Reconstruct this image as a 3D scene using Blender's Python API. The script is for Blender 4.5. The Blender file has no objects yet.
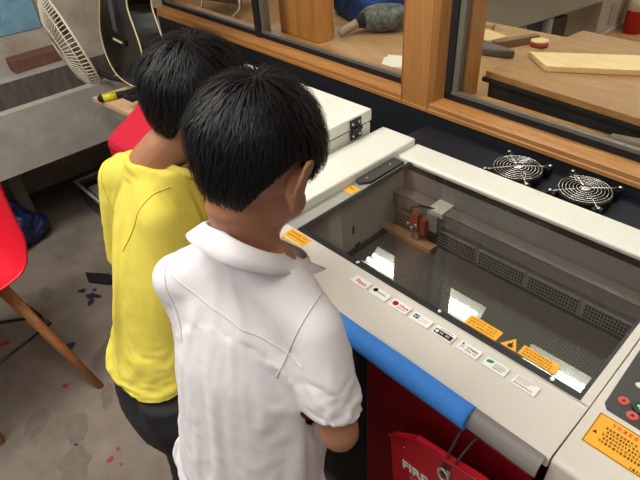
import bpy, bmesh, math, random
from mathutils import Vector, Matrix, noise
from mathutils.bvhtree import BVHTree
V = Vector
rnd = random.Random(7)
C = bpy.context.scene.collection
sc = bpy.context.scene

# ------------------------------------------------------------------ materials
MATS = {}
def mat(name, col, rough=.6, metal=0., var=.0, vscale=8., bump=0., bscale=60., spec=.5, coat=0., emit=None, estr=0., sub=0., dark=None, stretch=None):
    if name in MATS: return MATS[name]
    m = bpy.data.materials.new(name); m.use_nodes = True
    nt = m.node_tree; b = nt.nodes['Principled BSDF']
    c = (*[(x/255.)**2.2 for x in col], 1)
    b.inputs['Base Color'].default_value = c
    b.inputs['Roughness'].default_value = rough; b.inputs['Metallic'].default_value = metal
    b.inputs['Specular IOR Level'].default_value = spec
    b.inputs['Coat Weight'].default_value = coat
    if sub: b.inputs['Subsurface Weight'].default_value = sub; b.inputs['Subsurface Radius'].default_value = (.012, .005, .003)
    if emit:
        b.inputs['Emission Color'].default_value = (*[(x/255.)**2.2 for x in emit], 1); b.inputs['Emission Strength'].default_value = estr
    tc = nt.nodes.new('ShaderNodeTexCoord')
    src = tc.outputs['Object']
    if stretch:
        mp = nt.nodes.new('ShaderNodeMapping'); mp.inputs['Scale'].default_value = stretch
        nt.links.new(src, mp.inputs['Vector']); src = mp.outputs['Vector']
    if var or dark:
        n = nt.nodes.new('ShaderNodeTexNoise'); n.inputs['Scale'].default_value = vscale; n.inputs['Detail'].default_value = 6
        n.inputs['Roughness'].default_value = .65
        nt.links.new(src, n.inputs['Vector'])
        r = nt.nodes.new('ShaderNodeValToRGB')
        d = tuple((x/255.)**2.2 for x in dark) if dark else tuple(x*(1-var) for x in c[:3])
        r.color_ramp.elements[0].position = .32; r.color_ramp.elements[0].color = (*d, 1)
        r.color_ramp.elements[1].position = .68; r.color_ramp.elements[1].color = (*[min(1, x*(1+var*.5)) for x in c[:3]], 1)
        nt.links.new(n.outputs['Fac'], r.inputs['Fac']); nt.links.new(r.outputs['Color'], b.inputs['Base Color'])
    if bump:
        n2 = nt.nodes.new('ShaderNodeTexNoise'); n2.inputs['Scale'].default_value = bscale; n2.inputs['Detail'].default_value = 4
        nt.links.new(src, n2.inputs['Vector'])
        bp = nt.nodes.new('ShaderNodeBump'); bp.inputs['Strength'].default_value = bump; bp.inputs['Distance'].default_value = .01
        nt.links.new(n2.outputs['Fac'], bp.inputs['Height']); nt.links.new(bp.outputs['Normal'], b.inputs['Normal'])
    MATS[name] = m
    return m

def glass_mat(name, tint, ior=1.5, rough=0., refl=1.):
    m = bpy.data.materials.new(name); m.use_nodes = True; nt = m.node_tree
    for n in list(nt.nodes): nt.nodes.remove(n)
    o = nt.nodes.new('ShaderNodeOutputMaterial'); mx = nt.nodes.new('ShaderNodeMixShader')
    t = nt.nodes.new('ShaderNodeBsdfTransparent'); t.inputs['Color'].default_value = (*[(x/255.)**2.2 for x in tint], 1)
    g = nt.nodes.new('ShaderNodeBsdfGlossy'); g.inputs['Roughness'].default_value = rough
    lw = nt.nodes.new('ShaderNodeLayerWeight'); lw.inputs['Blend'].default_value = .5
    pw = nt.nodes.new('ShaderNodeMath'); pw.operation = 'POWER'; pw.inputs[1].default_value = 5
    f0 = ((ior-1)/(ior+1))**2*1.8
    ml = nt.nodes.new('ShaderNodeMath'); ml.operation = 'MULTIPLY_ADD'; ml.inputs[1].default_value = (1-f0)*refl; ml.inputs[2].default_value = f0*refl
    nt.links.new(lw.outputs['Facing'], pw.inputs[0]); nt.links.new(pw.outputs[0], ml.inputs[0]); nt.links.new(ml.outputs[0], mx.inputs['Fac'])
    nt.links.new(t.outputs[0], mx.inputs[1]); nt.links.new(g.outputs[0], mx.inputs[2]); nt.links.new(mx.outputs[0], o.inputs['Surface'])
    return m

def wood_mat(name, c1, c2, scale=(3, 40, 40), rough=.5):
    return mat(name, c1, rough, var=.01, vscale=1.6, dark=c2, stretch=scale, bump=.05, bscale=3)

# ------------------------------------------------------------------ mesh builder
class MB:
    def __init__(s): s.v = []; s.f = []; s.mi = []; s.m = 0
    def add(s, vs, fs):
        o = len(s.v); s.v += [V(x) for x in vs]
        for f in fs: s.f.append([i+o for i in f]); s.mi.append(s.m)
        return s
    def box(s, x0, x1, y0, y1, z0, z1, M=None):
        vs = [V((x, y, z)) for x in (x0, x1) for y in (y0, y1) for z in (z0, z1)]
        if M: vs = [M @ v for v in vs]
        return s.add(vs, [(0, 1, 3, 2), (4, 6, 7, 5), (0, 4, 5, 1), (2, 3, 7, 6), (0, 2, 6, 4), (1, 5, 7, 3)])
    def prism(s, poly, axis, a, b, M=None):
        # polygon (2D) extruded along an axis: 'x' -> poly is (y,z); 'y' -> (x,z); 'z' -> (x,y)
        def p(q, t): return V((t, q[0], q[1])) if axis == 'x' else V((q[0], t, q[1])) if axis == 'y' else V((q[0], q[1], t))
        n = len(poly); vs = [p(q, a) for q in poly]+[p(q, b) for q in poly]
        if M: vs = [M @ v for v in vs]
        return s.add(vs, [tuple(range(n)), tuple(range(2*n-1, n-1, -1))]+[(i, (i+1) % n, n+(i+1) % n, n+i) for i in range(n)])
    def loft(s, rings, cap=True, closed=False):
        n = len(rings[0]); vs = [p for r in rings for p in r]; fs = []; k = len(rings)
        for j in range(k if closed else k-1):
            for i in range(n):
                a = j*n+i; b = j*n+(i+1) % n; c = ((j+1) % k)*n+(i+1) % n; d = ((j+1) % k)*n+i
                fs.append((a, b, c, d))
        if cap and not closed: fs += [tuple(range(n-1, -1, -1)), tuple(range((k-1)*n, k*n))]
        return s.add(vs, fs)
    def tube(s, pts, r, n=10, closed=False, cap=True):
        pts = [V(p) for p in pts]; k = len(pts); rings = []; up = None
        rs = r if isinstance(r, (list, tuple)) else [r]*k
        for i in range(k):
            if closed: t = pts[(i+1) % k]-pts[i-1]
            else: t = pts[min(i+1, k-1)]-pts[max(i-1, 0)]
            t.normalize()
            if up is None: up = t.orthogonal().normalized()
            else: up = (up-t*up.dot(t)).normalized()
            w = t.cross(up)
            rings.append([pts[i]+(up*math.cos(2*math.pi*j/n)+w*math.sin(2*math.pi*j/n))*rs[i] for j in range(n)])
        return s.loft(rings, cap, closed)
    def cyl(s, p0, p1, r0, r1=None, n=20): return s.tube([p0, p1], [r0, r0 if r1 is None else r1], n)
    def ell(s, c, r, M=None, nu=16, nv=10):
        vs = []; fs = []
        for j in range(nv+1):
            ph = math.pi*j/nv
            for i in range(nu):
                a = 2*math.pi*i/nu
                p = V((r[0]*math.sin(ph)*math.cos(a), r[1]*math.sin(ph)*math.sin(a), r[2]*math.cos(ph)))
                vs.append(V(c)+(M @ p if M else p))
        for j in range(nv):
            for i in range(nu): fs.append((j*nu+i, (j+1)*nu+i, (j+1)*nu+(i+1) % nu, j*nu+(i+1) % nu))
        return s.add(vs, fs)
    def lathe(s, prof, c=(0, 0, 0), M=None, n=32):
        rings = [[V(c)+((M @ V((r*math.cos(2*math.pi*i/n), r*math.sin(2*math.pi*i/n), z))) if M else V((r*math.cos(2*math.pi*i/n), r*math.sin(2*math.pi*i/n), z))) for i in range(n)] for r, z in prof]
        return s.loft(rings)
    def mesh(s, name, off=V((0, 0, 0))):
        me = bpy.data.meshes.new(name); me.from_pydata([v-off for v in s.v], [], s.f)
        for p, i in zip(me.polygons, s.mi): p.material_index = i
        bm = bmesh.new(); bm.from_mesh(me); bmesh.ops.remove_doubles(bm, verts=bm.verts, dist=1e-6)
        bmesh.ops.recalc_face_normals(bm, faces=bm.faces); bm.to_mesh(me); bm.free()
        return me
    def build(s, name, mats, parent=None, smooth=False, bevel=0., seg=2, solid=0., off=None):
        o = off if off is not None else (wl(parent) if parent else V((0, 0, 0)))
        me = s.mesh(name, o)
        return link(name, me, mats, parent, smooth, bevel, seg, solid)

def wl(o):
    p = V((0, 0, 0))
    while o: p += o.location; o = o.parent
    return p

def link(name, me, mats, parent=None, smooth=False, bevel=0., seg=2, solid=0.):
    ob = bpy.data.objects.new(name, me); C.objects.link(ob)
    for m in (mats if isinstance(mats, (list, tuple)) else [mats]): me.materials.append(m)
    if parent: ob.parent = parent
    if solid:
        d = ob.modifiers.new('s', 'SOLIDIFY'); d.thickness = solid; d.offset = 0
    if bevel:
        d = ob.modifiers.new('b', 'BEVEL'); d.width = bevel; d.segments = seg; d.limit_method = 'ANGLE'; d.angle_limit = math.radians(40)
        d.harden_normals = False
    if smooth:
        for p in me.polygons: p.use_smooth = True
    elif bevel: pass
    return ob

def tag(o, label, cat, group=None, kind=None):
    o['label'] = label; o['category'] = cat
    if group: o['group'] = group
    if kind: o['kind'] = kind
    return o
def lab(o, label): o['label'] = label; return o
def thing(name, loc, label, cat, group=None):
    o = bpy.data.objects.new(name, None); C.objects.link(o); o.location = loc; o.empty_display_size = .05
    return tag(o, label, cat, group)
def struct(o): o['kind'] = 'structure'; return o

def bake(ob):
    """mesh with all modifiers applied"""
    dg = bpy.context.evaluated_depsgraph_get(); dg.update()
    return bpy.data.meshes.new_from_object(ob.evaluated_get(dg))

def organic(mb, voxel, smooth=6, fac=.5):
    me = mb.mesh('tmp'); ob = bpy.data.objects.new('tmp', me); C.objects.link(ob)
    r = ob.modifiers.new('r', 'REMESH'); r.mode = 'VOXEL'; r.voxel_size = voxel; r.adaptivity = 0
    if smooth:
        s = ob.modifiers.new('s', 'SMOOTH'); s.iterations = smooth; s.factor = fac
    out = bake(ob); bpy.data.objects.remove(ob); bpy.data.meshes.remove(me)
    return out

def text(name, body, size, M, m, parent, ext=.0004, bold=0., align='LEFT', xs=1.):
    cu = bpy.data.curves.new('t', 'FONT'); cu.body = body; cu.size = size; cu.extrude = ext; cu.offset = bold; cu.align_x = align
    cu.resolution_u = 3
    ob = bpy.data.objects.new('t', cu); C.objects.link(ob)
    me = bake(ob); bpy.data.objects.remove(ob); bpy.data.curves.remove(cu)
    me.transform(M @ Matrix.Diagonal((xs, 1, 1, 1))); me.transform(Matrix.Translation(-wl(parent)))
    me.materials.clear()
    return link(name, me, m, parent)
def displace(me, fn):
    cs = [v.co.copy() for v in me.vertices]; ns = [v.normal.copy() for v in me.vertices]; flat = []
    for c, n in zip(cs, ns): flat += (c+n*fn(c))[:]
    me.vertices.foreach_set('co', flat); me.update()
def drape(me, colliders, pins, frames=30, bend=.5, tens=15., grow=-.03, mass=.2):
    """let the cut garment settle on the figure, return the settled mesh"""
    cl = bpy.data.objects.new('cloth_tmp', me.copy()); C.objects.link(cl); cols = []
    for cm in colliders:
        o = bpy.data.objects.new('col_tmp', cm); C.objects.link(o); o.modifiers.new('c', 'COLLISION'); o.collision.thickness_outer = .003; o.collision.thickness_inner = .01; o.collision.cloth_friction = 8; cols.append(o)
    vg = cl.vertex_groups.new(name='pin'); vg.add(pins, 1., 'REPLACE')
    md = cl.modifiers.new('cloth', 'CLOTH'); st = md.settings
    st.quality = 6; st.mass = mass; st.tension_stiffness = tens; st.compression_stiffness = tens; st.shear_stiffness = tens*.4; st.bending_stiffness = bend
    st.tension_damping = 6; st.compression_damping = 6; st.shear_damping = 6; st.bending_damping = .6; st.air_damping = 2
    st.vertex_group_mass = 'pin'; st.pin_stiffness = 1.; st.shrink_min = grow
    md.collision_settings.use_collision = True; md.collision_settings.distance_min = .003; md.collision_settings.collision_quality = 3
    md.collision_settings.use_self_collision = True; md.collision_settings.self_distance_min = .002
    md.point_cache.frame_start = 1; md.point_cache.frame_end = frames
    sc.frame_start = 1; sc.frame_end = frames
    for f in range(1, frames+1): sc.frame_set(f)
    out = bake(cl); sc.frame_set(1)
    bpy.data.objects.remove(cl)
    for o in cols: bpy.data.objects.remove(o)
    out.materials.clear()
    return out
def flatM(x, y, z, rot=0.): return Matrix.Translation((x, y, z)) @ Matrix.Rotation(rot, 4, 'Z')
def frontM(x, y, z): return Matrix.Translation((x, y, z)) @ Matrix.Rotation(math.pi/2, 4, 'X')

# window wall frame: u along the wall, v into the next room
O2 = V((-1.089, 1.504)); DU = V((.99945, -.0331)); DV = V((.0331, .99945))
MW = Matrix(((DU.x, DV.x, 0, O2.x), (DU.y, DV.y, 0, O2.y), (0, 0, 1, 0), (0, 0, 0, 1)))

# ------------------------------------------------------------------ palette
BEIGE = mat('machine_cream_paint', (213, 206, 196), .45, var=.04, vscale=3)
CREAM = mat('machine_white_paint', (226, 223, 212), .4, var=.03, vscale=3)
GREYP = mat('machine_grey_paint', (150, 148, 142), .5, var=.05)
DGREY = mat('dark_grey_metal', (58, 57, 57), .5, var=.1)
BLACK = mat('black_plastic', (20, 20, 22), .45)
NAVY = mat('navy_black_paint', (25, 29, 38), .55, var=.12, vscale=4)
REDM = mat('red_machine_paint', (160, 16, 32), .35, var=.08, vscale=2)
REDD = mat('deep_red_panel', (120, 10, 22), .4, var=.1, vscale=2)
REDP = mat('red_pouch_vinyl', (190, 24, 40), .42, var=.06, vscale=6, bump=.12, bscale=25)
ORANGE = mat('orange_warning_vinyl', (243, 172, 42), .5)
INK = mat('black_ink', (40, 30, 20), .6)
REDINK = mat('red_ink', (215, 40, 60), .6)
GREENINK = mat('green_ink', (45, 140, 70), .6)
BLUEINK = mat('indigo_ink', (60, 62, 130), .6)
WHITEINK = mat('white_ink', (235, 230, 225), .6)
STEEL = mat('polished_steel', (205, 205, 205), .25, metal=1.)
ALU = mat('brushed_aluminium', (176, 174, 168), .4, metal=.25)
TIMBER = wood_mat('window_timber', (184, 130, 74), (160, 106, 56), (3, 60, 60), .45)
TIMBERV = wood_mat('window_timber_upright', (182, 128, 72), (160, 106, 58), (60, 60, 3), .45)
PLY = wood_mat('plywood_top', (184, 146, 104), (160, 122, 82), (4, 40, 40))
PINE = wood_mat('pale_pine', (232, 205, 158), (215, 182, 130), (4, 50, 50))
BENCHW = wood_mat('bench_wood', (172, 132, 90), (146, 106, 68), (4, 30, 30))
LEGW = wood_mat('beech_leg', (180, 126, 76), (150, 98, 54), (50, 50, 4))
CONC = mat('concrete_floor', (130, 120, 108), .75, var=.2, vscale=3.5, dark=(102, 93, 84), bump=.15, bscale=40)
CONCW = mat('concrete_wall_grey', (178, 168, 152), .85, dark=(150, 139, 124), var=.1, vscale=5, bump=.3, bscale=18)
CONCS = mat('concrete_sink_grey', (172, 166, 156), .7, dark=(148, 143, 134), var=.08, vscale=6, bump=.15, bscale=30)
SKIN = mat('skin', (160, 110, 82), .5, var=.08, vscale=10, sub=.12)
SKIN2 = mat('skin_tanned', (152, 105, 74), .5, var=.08, vscale=10, sub=.12)
LIP = mat('lips', (160, 84, 74), .45)
HAIR = mat('black_hair', (17, 14, 14), .5, spec=.3)
SHIRT = mat('white_cotton', (222, 218, 220), .85, bump=.05, bscale=300, spec=.2)
SEAM = mat('white_seam', (208, 203, 201), .9)
YEL = mat('yellow_cotton', (212, 196, 84), .9, var=.08, vscale=14, bump=.05, bscale=250, spec=.15)
YELR = mat('yellow_rib', (216, 202, 92), .9, bump=.2, bscale=200)
TROU = mat('black_trousers', (24, 23, 26), .85, var=.15)
FOAM = mat('blue_foam', (62, 134, 222), .75, var=.06, vscale=10, bump=.15, bscale=120)
PLASTR = mat('red_chair_plastic', (212, 28, 48), .38, var=.03)
WIRE = mat('black_wire', (22, 20, 20), .4)
CASEW = mat('case_white', (226, 224, 214), .4, var=.03)
BRICK = mat('brick', (112, 76, 64), .85, var=.2, vscale=20, bump=.4)
TARP = mat('blue_tarp', (128, 168, 188), .55, dark=(104, 146, 168), var=.1, vscale=12, bump=.6, bscale=9)
FANW = mat('fan_cream', (212, 200, 178), .45)
GUIT = mat('guitar_black', (16, 15, 16), .22, spec=.4)
CREAMB = mat('cream_binding', (215, 200, 150), .4)
RUB = mat('black_rubber', (24, 22, 24), .8)
YTAPE = mat('yellow_tape', (205, 200, 45), .5)
BAGB = mat('blue_bag', (34, 44, 84), .45, var=.4, vscale=9)
PLASTER = mat('plaster_grey', (176, 168, 150), .9, dark=(160, 152, 134), var=.05, vscale=3)
CEIL = mat('ceiling_white', (215, 212, 205), .9)
FLOORW = wood_mat('far_floor_wood', (176, 136, 92), (150, 112, 72), (2, 14, 14))
DARKB = mat('dark_bench_apron', (38, 42, 44), .45, var=.15)
CHAIRB = mat('brown_seat_leather', (88, 72, 58), .6, var=.1)
BLUEC = mat('blue_cloth', (34, 70, 138), .8, var=.25, vscale=5)
TOOLG = mat('tool_green_grey', (110, 118, 112), .5, dark=(34, 38, 38), var=.3, vscale=38)
TOOLL = mat('tool_pale_grip', (150, 138, 118), .6, var=.15)
DUCT = mat('grey_metal_tool', (92, 86, 80), .55, var=.15)
LIDGLASS = glass_mat('smoked_lid_glass', (224, 221, 217), 1.5, 0., 1.0)
WINGLASS = glass_mat('window_glass', (244, 244, 238), 1.3, 0., .7)
CLEARP = glass_mat('clear_plastic', (226, 230, 232), 1.45, .15, 1.4)
LIPGL = mat('acrylic_lip_grey', (128, 121, 117), .18, coat=.5)
LAMPW = mat('tube_light', (255, 255, 255), .5, emit=(238, 255, 246), estr=22)
LAMPB = mat('lamp_body_glow', (235, 235, 228), .5, emit=(255, 252, 235), estr=5)  # reflector's lit look put in as emission, to show in the lid glass
EYEW = mat('eye_white', (232, 228, 222), .25)
EYEB = mat('eye_dark', (24, 16, 12), .2)
SHOE = mat('shoe_dark', (44, 44, 52), .6)
SOLE = mat('shoe_sole', (210, 206, 198), .7)
STAINB = mat('blue_black_paint_stain', (38, 40, 56), .6)
STAINR = mat('red_paint_stain', (150, 40, 48), .6)
STAIND = mat('dark_floor_stain', (110, 101, 91), .7, var=.2, vscale=30)

# honeycomb bed
def comb_mat():
    m = bpy.data.materials.new('honeycomb_bed'); m.use_nodes = True; nt = m.node_tree; b = nt.nodes['Principled BSDF']
    tc = nt.nodes.new('ShaderNodeTexCoord'); vo = nt.nodes.new('ShaderNodeTexVoronoi'); vo.feature = 'DISTANCE_TO_EDGE'; vo.inputs['Scale'].default_value = 140
    vo.inputs['Randomness'].default_value = .25
    r = nt.nodes.new('ShaderNodeValToRGB'); r.color_ramp.elements[0].color = (.24, .235, .225, 1); r.color_ramp.elements[0].position = .03
    r.color_ramp.elements[1].color = (.085, .083, .08, 1); r.color_ramp.elements[1].position = .16
    nt.links.new(tc.outputs['Object'], vo.inputs['Vector']); nt.links.new(vo.outputs['Distance'], r.inputs['Fac']); nt.links.new(r.outputs['Color'], b.inputs['Base Color'])
    b.inputs['Roughness'].default_value = .55; b.inputs['Metallic'].default_value = .3
    return m
COMB = comb_mat()

# ------------------------------------------------------------------ SETTING
mb = MB(); mb.box(-3.6, 2.2, -2.2, 1.6, -.08, 0)
def splat(x, y, r, mi, el=1., rot=0.):
    mb.m = mi; n = 14; z = .0008+.00005*len(mb.f) % .0008
    pts = []
    for i in range(n):
        a = 2*math.pi*i/n; q = r*(.65+.5*rnd.random()); px = q*math.cos(a)*el; py = q*math.sin(a)
        pts.append((x+px*math.cos(rot)-py*math.sin(rot), y+px*math.sin(rot)+py*math.cos(rot), .0012))
    mb.add(pts, [tuple(range(n))]); mb.m = 0
for x, y, r, mi, el in [(-2.20, .385, .018, 1, 1.4), (-2.13, .40, .022, 1, 1.6), (-2.10, .425, .014, 1, 1), (-2.16, .43, .012, 1, 1), (-2.09, .38, .016, 1, 1.5), (-1.71, .097, .014, 2, 1.),
                        (-1.282, .08, .012, 2, 1.1), (-1.24, .10, .006, 2, 1), (-2.13, .0, .02, 2, 1.5), (-1.55, .20, .03, 3, 2.2), (-1.5, .05, .05, 3, 1.6), (-1.75, .3, .05, 3, 2.),
                        (-2.3, .25, .04, 3, 1.5), (-1.35, -.02, .06, 3, 1.4), (-1.9, .2, .02, 1, 1.2), (-2.05, .12, .03, 3, 1.2), (-1.42, .22, .012, 3, 1), (-1.3, .12, .008, 2, 1), (-1.62, -.05, .04, 3, 1.8)]:
    splat(x, y, r, mi, el, rnd.random()*3)
struct(mb.build('floor', [CONC, STAINB, STAINR, STAIND]))

mb = MB()   # wall under and over the window
mb.box(-2.12, 2.4, .004, .12, 0, .852, MW); mb.m = 1; mb.box(-2.12, 2.4, .0, .12, 2.12, 2.76, MW)
struct(mb.build('wall_back', [NAVY, PLASTER]))
mb = MB(); mb.box(-2.9, -2.05, .0, .14, 0, 2.76, MW)
for z in (.35, .8, 1.25, 1.7, 2.15): mb.box(-2.9, -2.052, -.004, 0, z, z+.012, MW)
for u in (-2.75, -2.56, -2.37, -2.19): mb.box(u, u+.006, -.003, 0, 0, 2.7, MW)
struct(mb.build('wall_concrete', CONCW))
mb = MB()
mb.box(-3.5, -3.30, -2.2, 1.0, 0, .872); struct(mb.build('wall_left', CONCW))
mb = MB(); mb.box(-3.5, -3.32, 1.0, 1.75, 0, 2.76); mb.box(-3.34, -3.30, 1.0, 1.02, .872, 1.9); struct(mb.build('wall_left_column', CONCW))
mb = MB(); mb.box(-3.5, -3.32, -2.2, 1.0, 1.92, 2.76); struct(mb.build('wall_left_upper', CONCW))
mb = MB(); mb.box(-3.6, 2.2, -2.2, 1.5, 2.76, 2.84); struct(mb.build('ceiling', CEIL))

# timber sill, post
mb = MB()
mb.prism([(0, .85), (0, .880), (.006, .886), (.045, .897), (.16, .897), (.16, .85)], 'x', -2.12, 2.4, MW)
mb.prism([(-.003, .85), (-.003, .862), (.0, .866), (.0, .85)], 'x', -2.12, 2.4, MW)
struct(mb.build('trim_1', TIMBER))
mb = MB()
prof = [(-.118, .16), (-.118, .004), (-.108, -.006), (-.106, -.001), (.008, -.001), (.012, -.006), (.03, .012), (.045, .05), (.045, .16)]
mb.prism(prof, 'z', .851, 2.2, MW)
struct(mb.build('trim_2', TIMBERV))
mb = MB(); mb.box(-2.12, 2.4, -.01, .16, 2.06, 2.16, MW); struct(mb.build('trim_3', TIMBER))
mb = MB(); mb.box(1.95, 2.1, -.005, .16, .85, 2.2, MW); struct(mb.build('trim_4', TIMBERV))

def window(name, u0, u1, mull):
    fr = MB()
    def bar(a, b, z0, z1, v0=.05, v1=.09): fr.box(a, b, v0, v1, z0, z1, MW)
    bar(u0, u1, .893, .918); fr.m = 1; fr.box(u0, u1, .052, .07, .918, .930, MW); fr.m = 0; bar(u0, u1, 2.03, 2.07)
    bar(u0, u0+.028, .893, 2.07); bar(u1-.028, u1, .893, 2.07)
    fr.m = 1; fr.box(u0+.028, u0+.05, .056, .085, .918, 2.04, MW); fr.m = 0
    for m_ in mull:
        bar(m_-.03, m_+.012, .893, 2.07, .044, .09); fr.m = 1; fr.box(m_+.012, m_+.034, .056, .095, .918, 2.04, MW); fr.m = 0
    f = struct(fr.build(name, [RUB, mat('window_grey_metal', (112, 107, 98), .45, metal=.2)]))
    edges = [u0+.028]+mull+[u1-.028]
    for a, b in zip(edges, edges[1:]):
        g = MB(); g.add([MW @ V(p) for p in ((a, .066, .925), (b, .066, .925), (b, .066, 2.04), (a, .066, 2.04))], [(0, 1, 2, 3)])
        g.build('window_pane', WINGLASS, f)
    return f
window('window_1', -2.05, -.118, [-1.065]); window('window_2', .045, 1.95, [1.1])
mb = MB()   # inner timber jambs behind the glass
for a, b in ((-2.05, -1.95), (.075, .108)): mb.box(a, b, .09, .16, .897, 2.1, MW)
struct(mb.build('trim_5', TIMBERV))

# next room
mb = MB(); mb.box(-8.2, 3., 1.66, 8., -.08, 0); struct(mb.build('floor_far', FLOORW))
mb = MB(); mb.box(-8.2, 3, 7.9, 8, 0, 3); struct(mb.build('wall_far', PLASTER))
mb = MB(); mb.box(-7.1, -7., 1.66, 7.9, 0, 3); struct(mb.build('wall_far_left', PLASTER))
mb = MB(); mb.box(3, 3.1, 1.6, 8, 0, 3); struct(mb.build('wall_far_right', PLASTER))
mb = MB(); mb.box(-8.2, 3.1, 1.52, 8, 3, 3.08); struct(mb.build('ceiling_far', CEIL))
mb = MB(); mb.box(-2.35, -1.88, 5.07, 6.6, 0, 3.); mb.m = 1
mb.box(-1.882, -1.874, 5.3, 5.42, .12, .30); mb.m = 0
mb.box(-1.88, -1.87, 5.07, 6.6, .0, .05)
struct(mb.build('wall_pier', [CONCW, GREYP]))

# ------------------------------------------------------------------ LASER CUTTER
lc = thing('laser_cutter', (-.45, .88, 0), 'large cream and red laser cutter with smoked glass lid in front of the boys', 'laser cutter')
mb = MB()   # lower body
mb.box(-1.018, .45, .60, 1.20, .05, .66); mb.m = 1; mb.box(-1.015, .44, .62, 1.18, 0, .05)
mb.m = 0; mb.box(-1.018, -.9, .60, 1.20, .66, .86); mb.box(-.08, .45, .60, 1.2, .66, .86); mb.box(-.9, -.08, 1.12, 1.2, .66, .86); mb.box(-.9, -.08, .60, .655, .66, .86)
mb.build('body', [BLACK, RUB], lc)
mb = MB(); mb.prism([(.535, .10), (.535, .822), (.528, .829), (.548, .832), (.60, .832), (.60, .10)], 'x', -.49, -.117)
mb.box(-.117, .45, .545, .60, .10, .60)
fp = mb.build('front_panel', REDD, lc, bevel=.003)
mb = MB(); mb.box(-1.012, -.495, .55, .60, .10, .83); sp = mb.build('side_panel', BLACK, lc, bevel=.003); lab(sp, 'black front panel beside the red one')
mb = MB(); mb.box(-.56, -.52, .515, .55, .76, .82); mb.box(-.555, -.525, .505, .52, .70, .76); mb.build('latch', DGREY, sp, bevel=.006)
mb = MB(); mb.box(-1.018, .45, .56, 1.2, .832, .866); mb.m = 0
# hollow: only rim pieces so that the bed stays open
mb = MB()
mb.box(-1.018, -.89, .60, 1.2, .86, .885); mb.box(-.09, .45, .60, 1.2, .86, .885); mb.box(-.89, -.09, 1.115, 1.2, .86, .885)
mb.build('rim', DGREY, lc)
# left housing block
mb = MB(); mb.box(-1.022, -.889, .562, 1.196, .835, .928); b = mb.build('side_housing', CREAM, lc, bevel=.006, seg=3); lab(b, 'raised white housing along the short end')
# control panel block
mb = MB(); mb.prism([(.536, .60), (.534, .894), (.54, .90), (1.215, .90), (1.215, .60)], 'x', -.1, .45)
cp = mb.build('control_housing', BEIGE, lc, bevel=.004, seg=2)
# lid
lid = bpy.data.objects.new('lid', None)
mb = MB()
mb.prism([(.534, .872), (.534, .895), (.54, .90), (.664, .90), (.664, .884), (.56, .872)], 'x', -.887, -.102)
mb.m = 2; mb.box(-.889, -.846, .664, 1.112, .884, .90); mb.m = 0; mb.box(-.117, -.102, .664, 1.112, .884, .90)
mb.m = 1; mb.prism([(1.112, .890), (1.112, .902), (1.117, .907), (1.203, .907), (1.203, .86), (1.14, .86), (1.14, .890)], 'x', -.889, -.02)
lid = mb.build('lid_frame', [BEIGE, CREAM, GREYP], lc, bevel=.0015)
mb = MB(); mb.add([(-.846, .6645, .898), (-.117, .6645, .898), (-.117, 1.1115, .898), (-.846, 1.1115, .898)], [(0, 1, 2, 3)]); mb.build('lid_glass', LIDGLASS, lid)
mb = MB()
mb.box(-.846, -.117, .6645, .682, .8982, .8988); mb.box(-.846, -.832, .682, 1.1115, .8982, .8988); mb.box(-.124, -.117, .682, 1.1115, .8982, .8988)
lab(mb.build('lid_gasket', BLACK, lid), 'black border along the glass')
for x in (-.644, -.415, -.172): mb = MB(); mb.lathe([(.001, .004), (.0035, .004), (.005, .002), (.005, 0)], (x, .674, .8988), n=16); mb.build('lid_screw', STEEL, lid)
mb = MB(); mb.prism([(-.886, .925), (-.886, 1.09), (-.848, 1.09), (-.848, .945), (-.868, .918)], 'z', .90, .909)
mb.m = 1
for y in (.95, 1.05): mb.lathe([(.001, .003), (.004, .003), (.005, 0)], (-.867, y, .909), n=12)
lab(mb.build('lid_hinge_plate', [DGREY, STEEL], lid), 'dark hinge plate with two screws')
# clear lip along the front
ring = []
for k in range(9):
    a = math.pi*.5*k/8; ring.append((.534-.026*math.sin(a), .872+.026*math.cos(a)))
ring += [(.508, .868), (.512, .868)]+[(.534-.020*math.sin(math.pi*.5*k/8), .872+.020*math.cos(math.pi*.5*k/8)) for k in range(8, -1, -1)]
mb = MB(); mb.prism(ring, 'x', -.885, -.108); lab(mb.build('front_lip', LIPGL, lid), 'grey translucent acrylic lip along the front edge')
# bed interior
mb = MB()
mb.add([(-.85, .68, .70), (-.85, 1.095, .70), (-.85, 1.095, .885), (-.85, .68, .885)], [(0, 1, 2, 3)])
mb.m = 2; mb.add([(-.85, 1.095, .69), (-.12, 1.095, .69), (-.12, 1.095, .885), (-.85, 1.095, .885)], [(0, 1, 2, 3)])
mb.add([(-.12, .68, .69), (-.12, 1.095, .69), (-.12, 1.095, .885), (-.12, .68, .885)], [(0, 1, 2, 3)])
mb.m = 1; mb.add([(-.85, .68, .69), (-.12, .68, .69), (-.12, .68, .885), (-.85, .68, .885)], [(0, 1, 2, 3)])
mb.add([(-.85, .68, .692), (-.12, .68, .692), (-.12, 1.095, .692), (-.85, 1.095, .692)], [(0, 1, 2, 3)])
mb.m = 2; mb.box(-.849, -.121, 1.0585, 1.094, .69, .785)
mb.m = 1; mb.box(-.8499, -.8485, .87, .876, .765, .79); mb.box(-.8499, -.8485, .88, .90, .70, .72)
mb.build('bed_walls', [mat('bed_wall_grey', (206, 204, 198), .5), DGREY, mat('bed_back_grey', (142, 140, 136), .5)], lc)
mb = MB(); mb.box(-.845, -.125, .685, 1.052, .694, .703); bed = mb.build('honeycomb_bed', COMB, lc)
mb = MB(); mb.box(-.849, -.835, .68, 1.05, .70, .712); mb.box(-.835, -.122, 1.05, 1.0575, .70, .708); mb.build('bed_rail', DGREY, bed)
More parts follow.
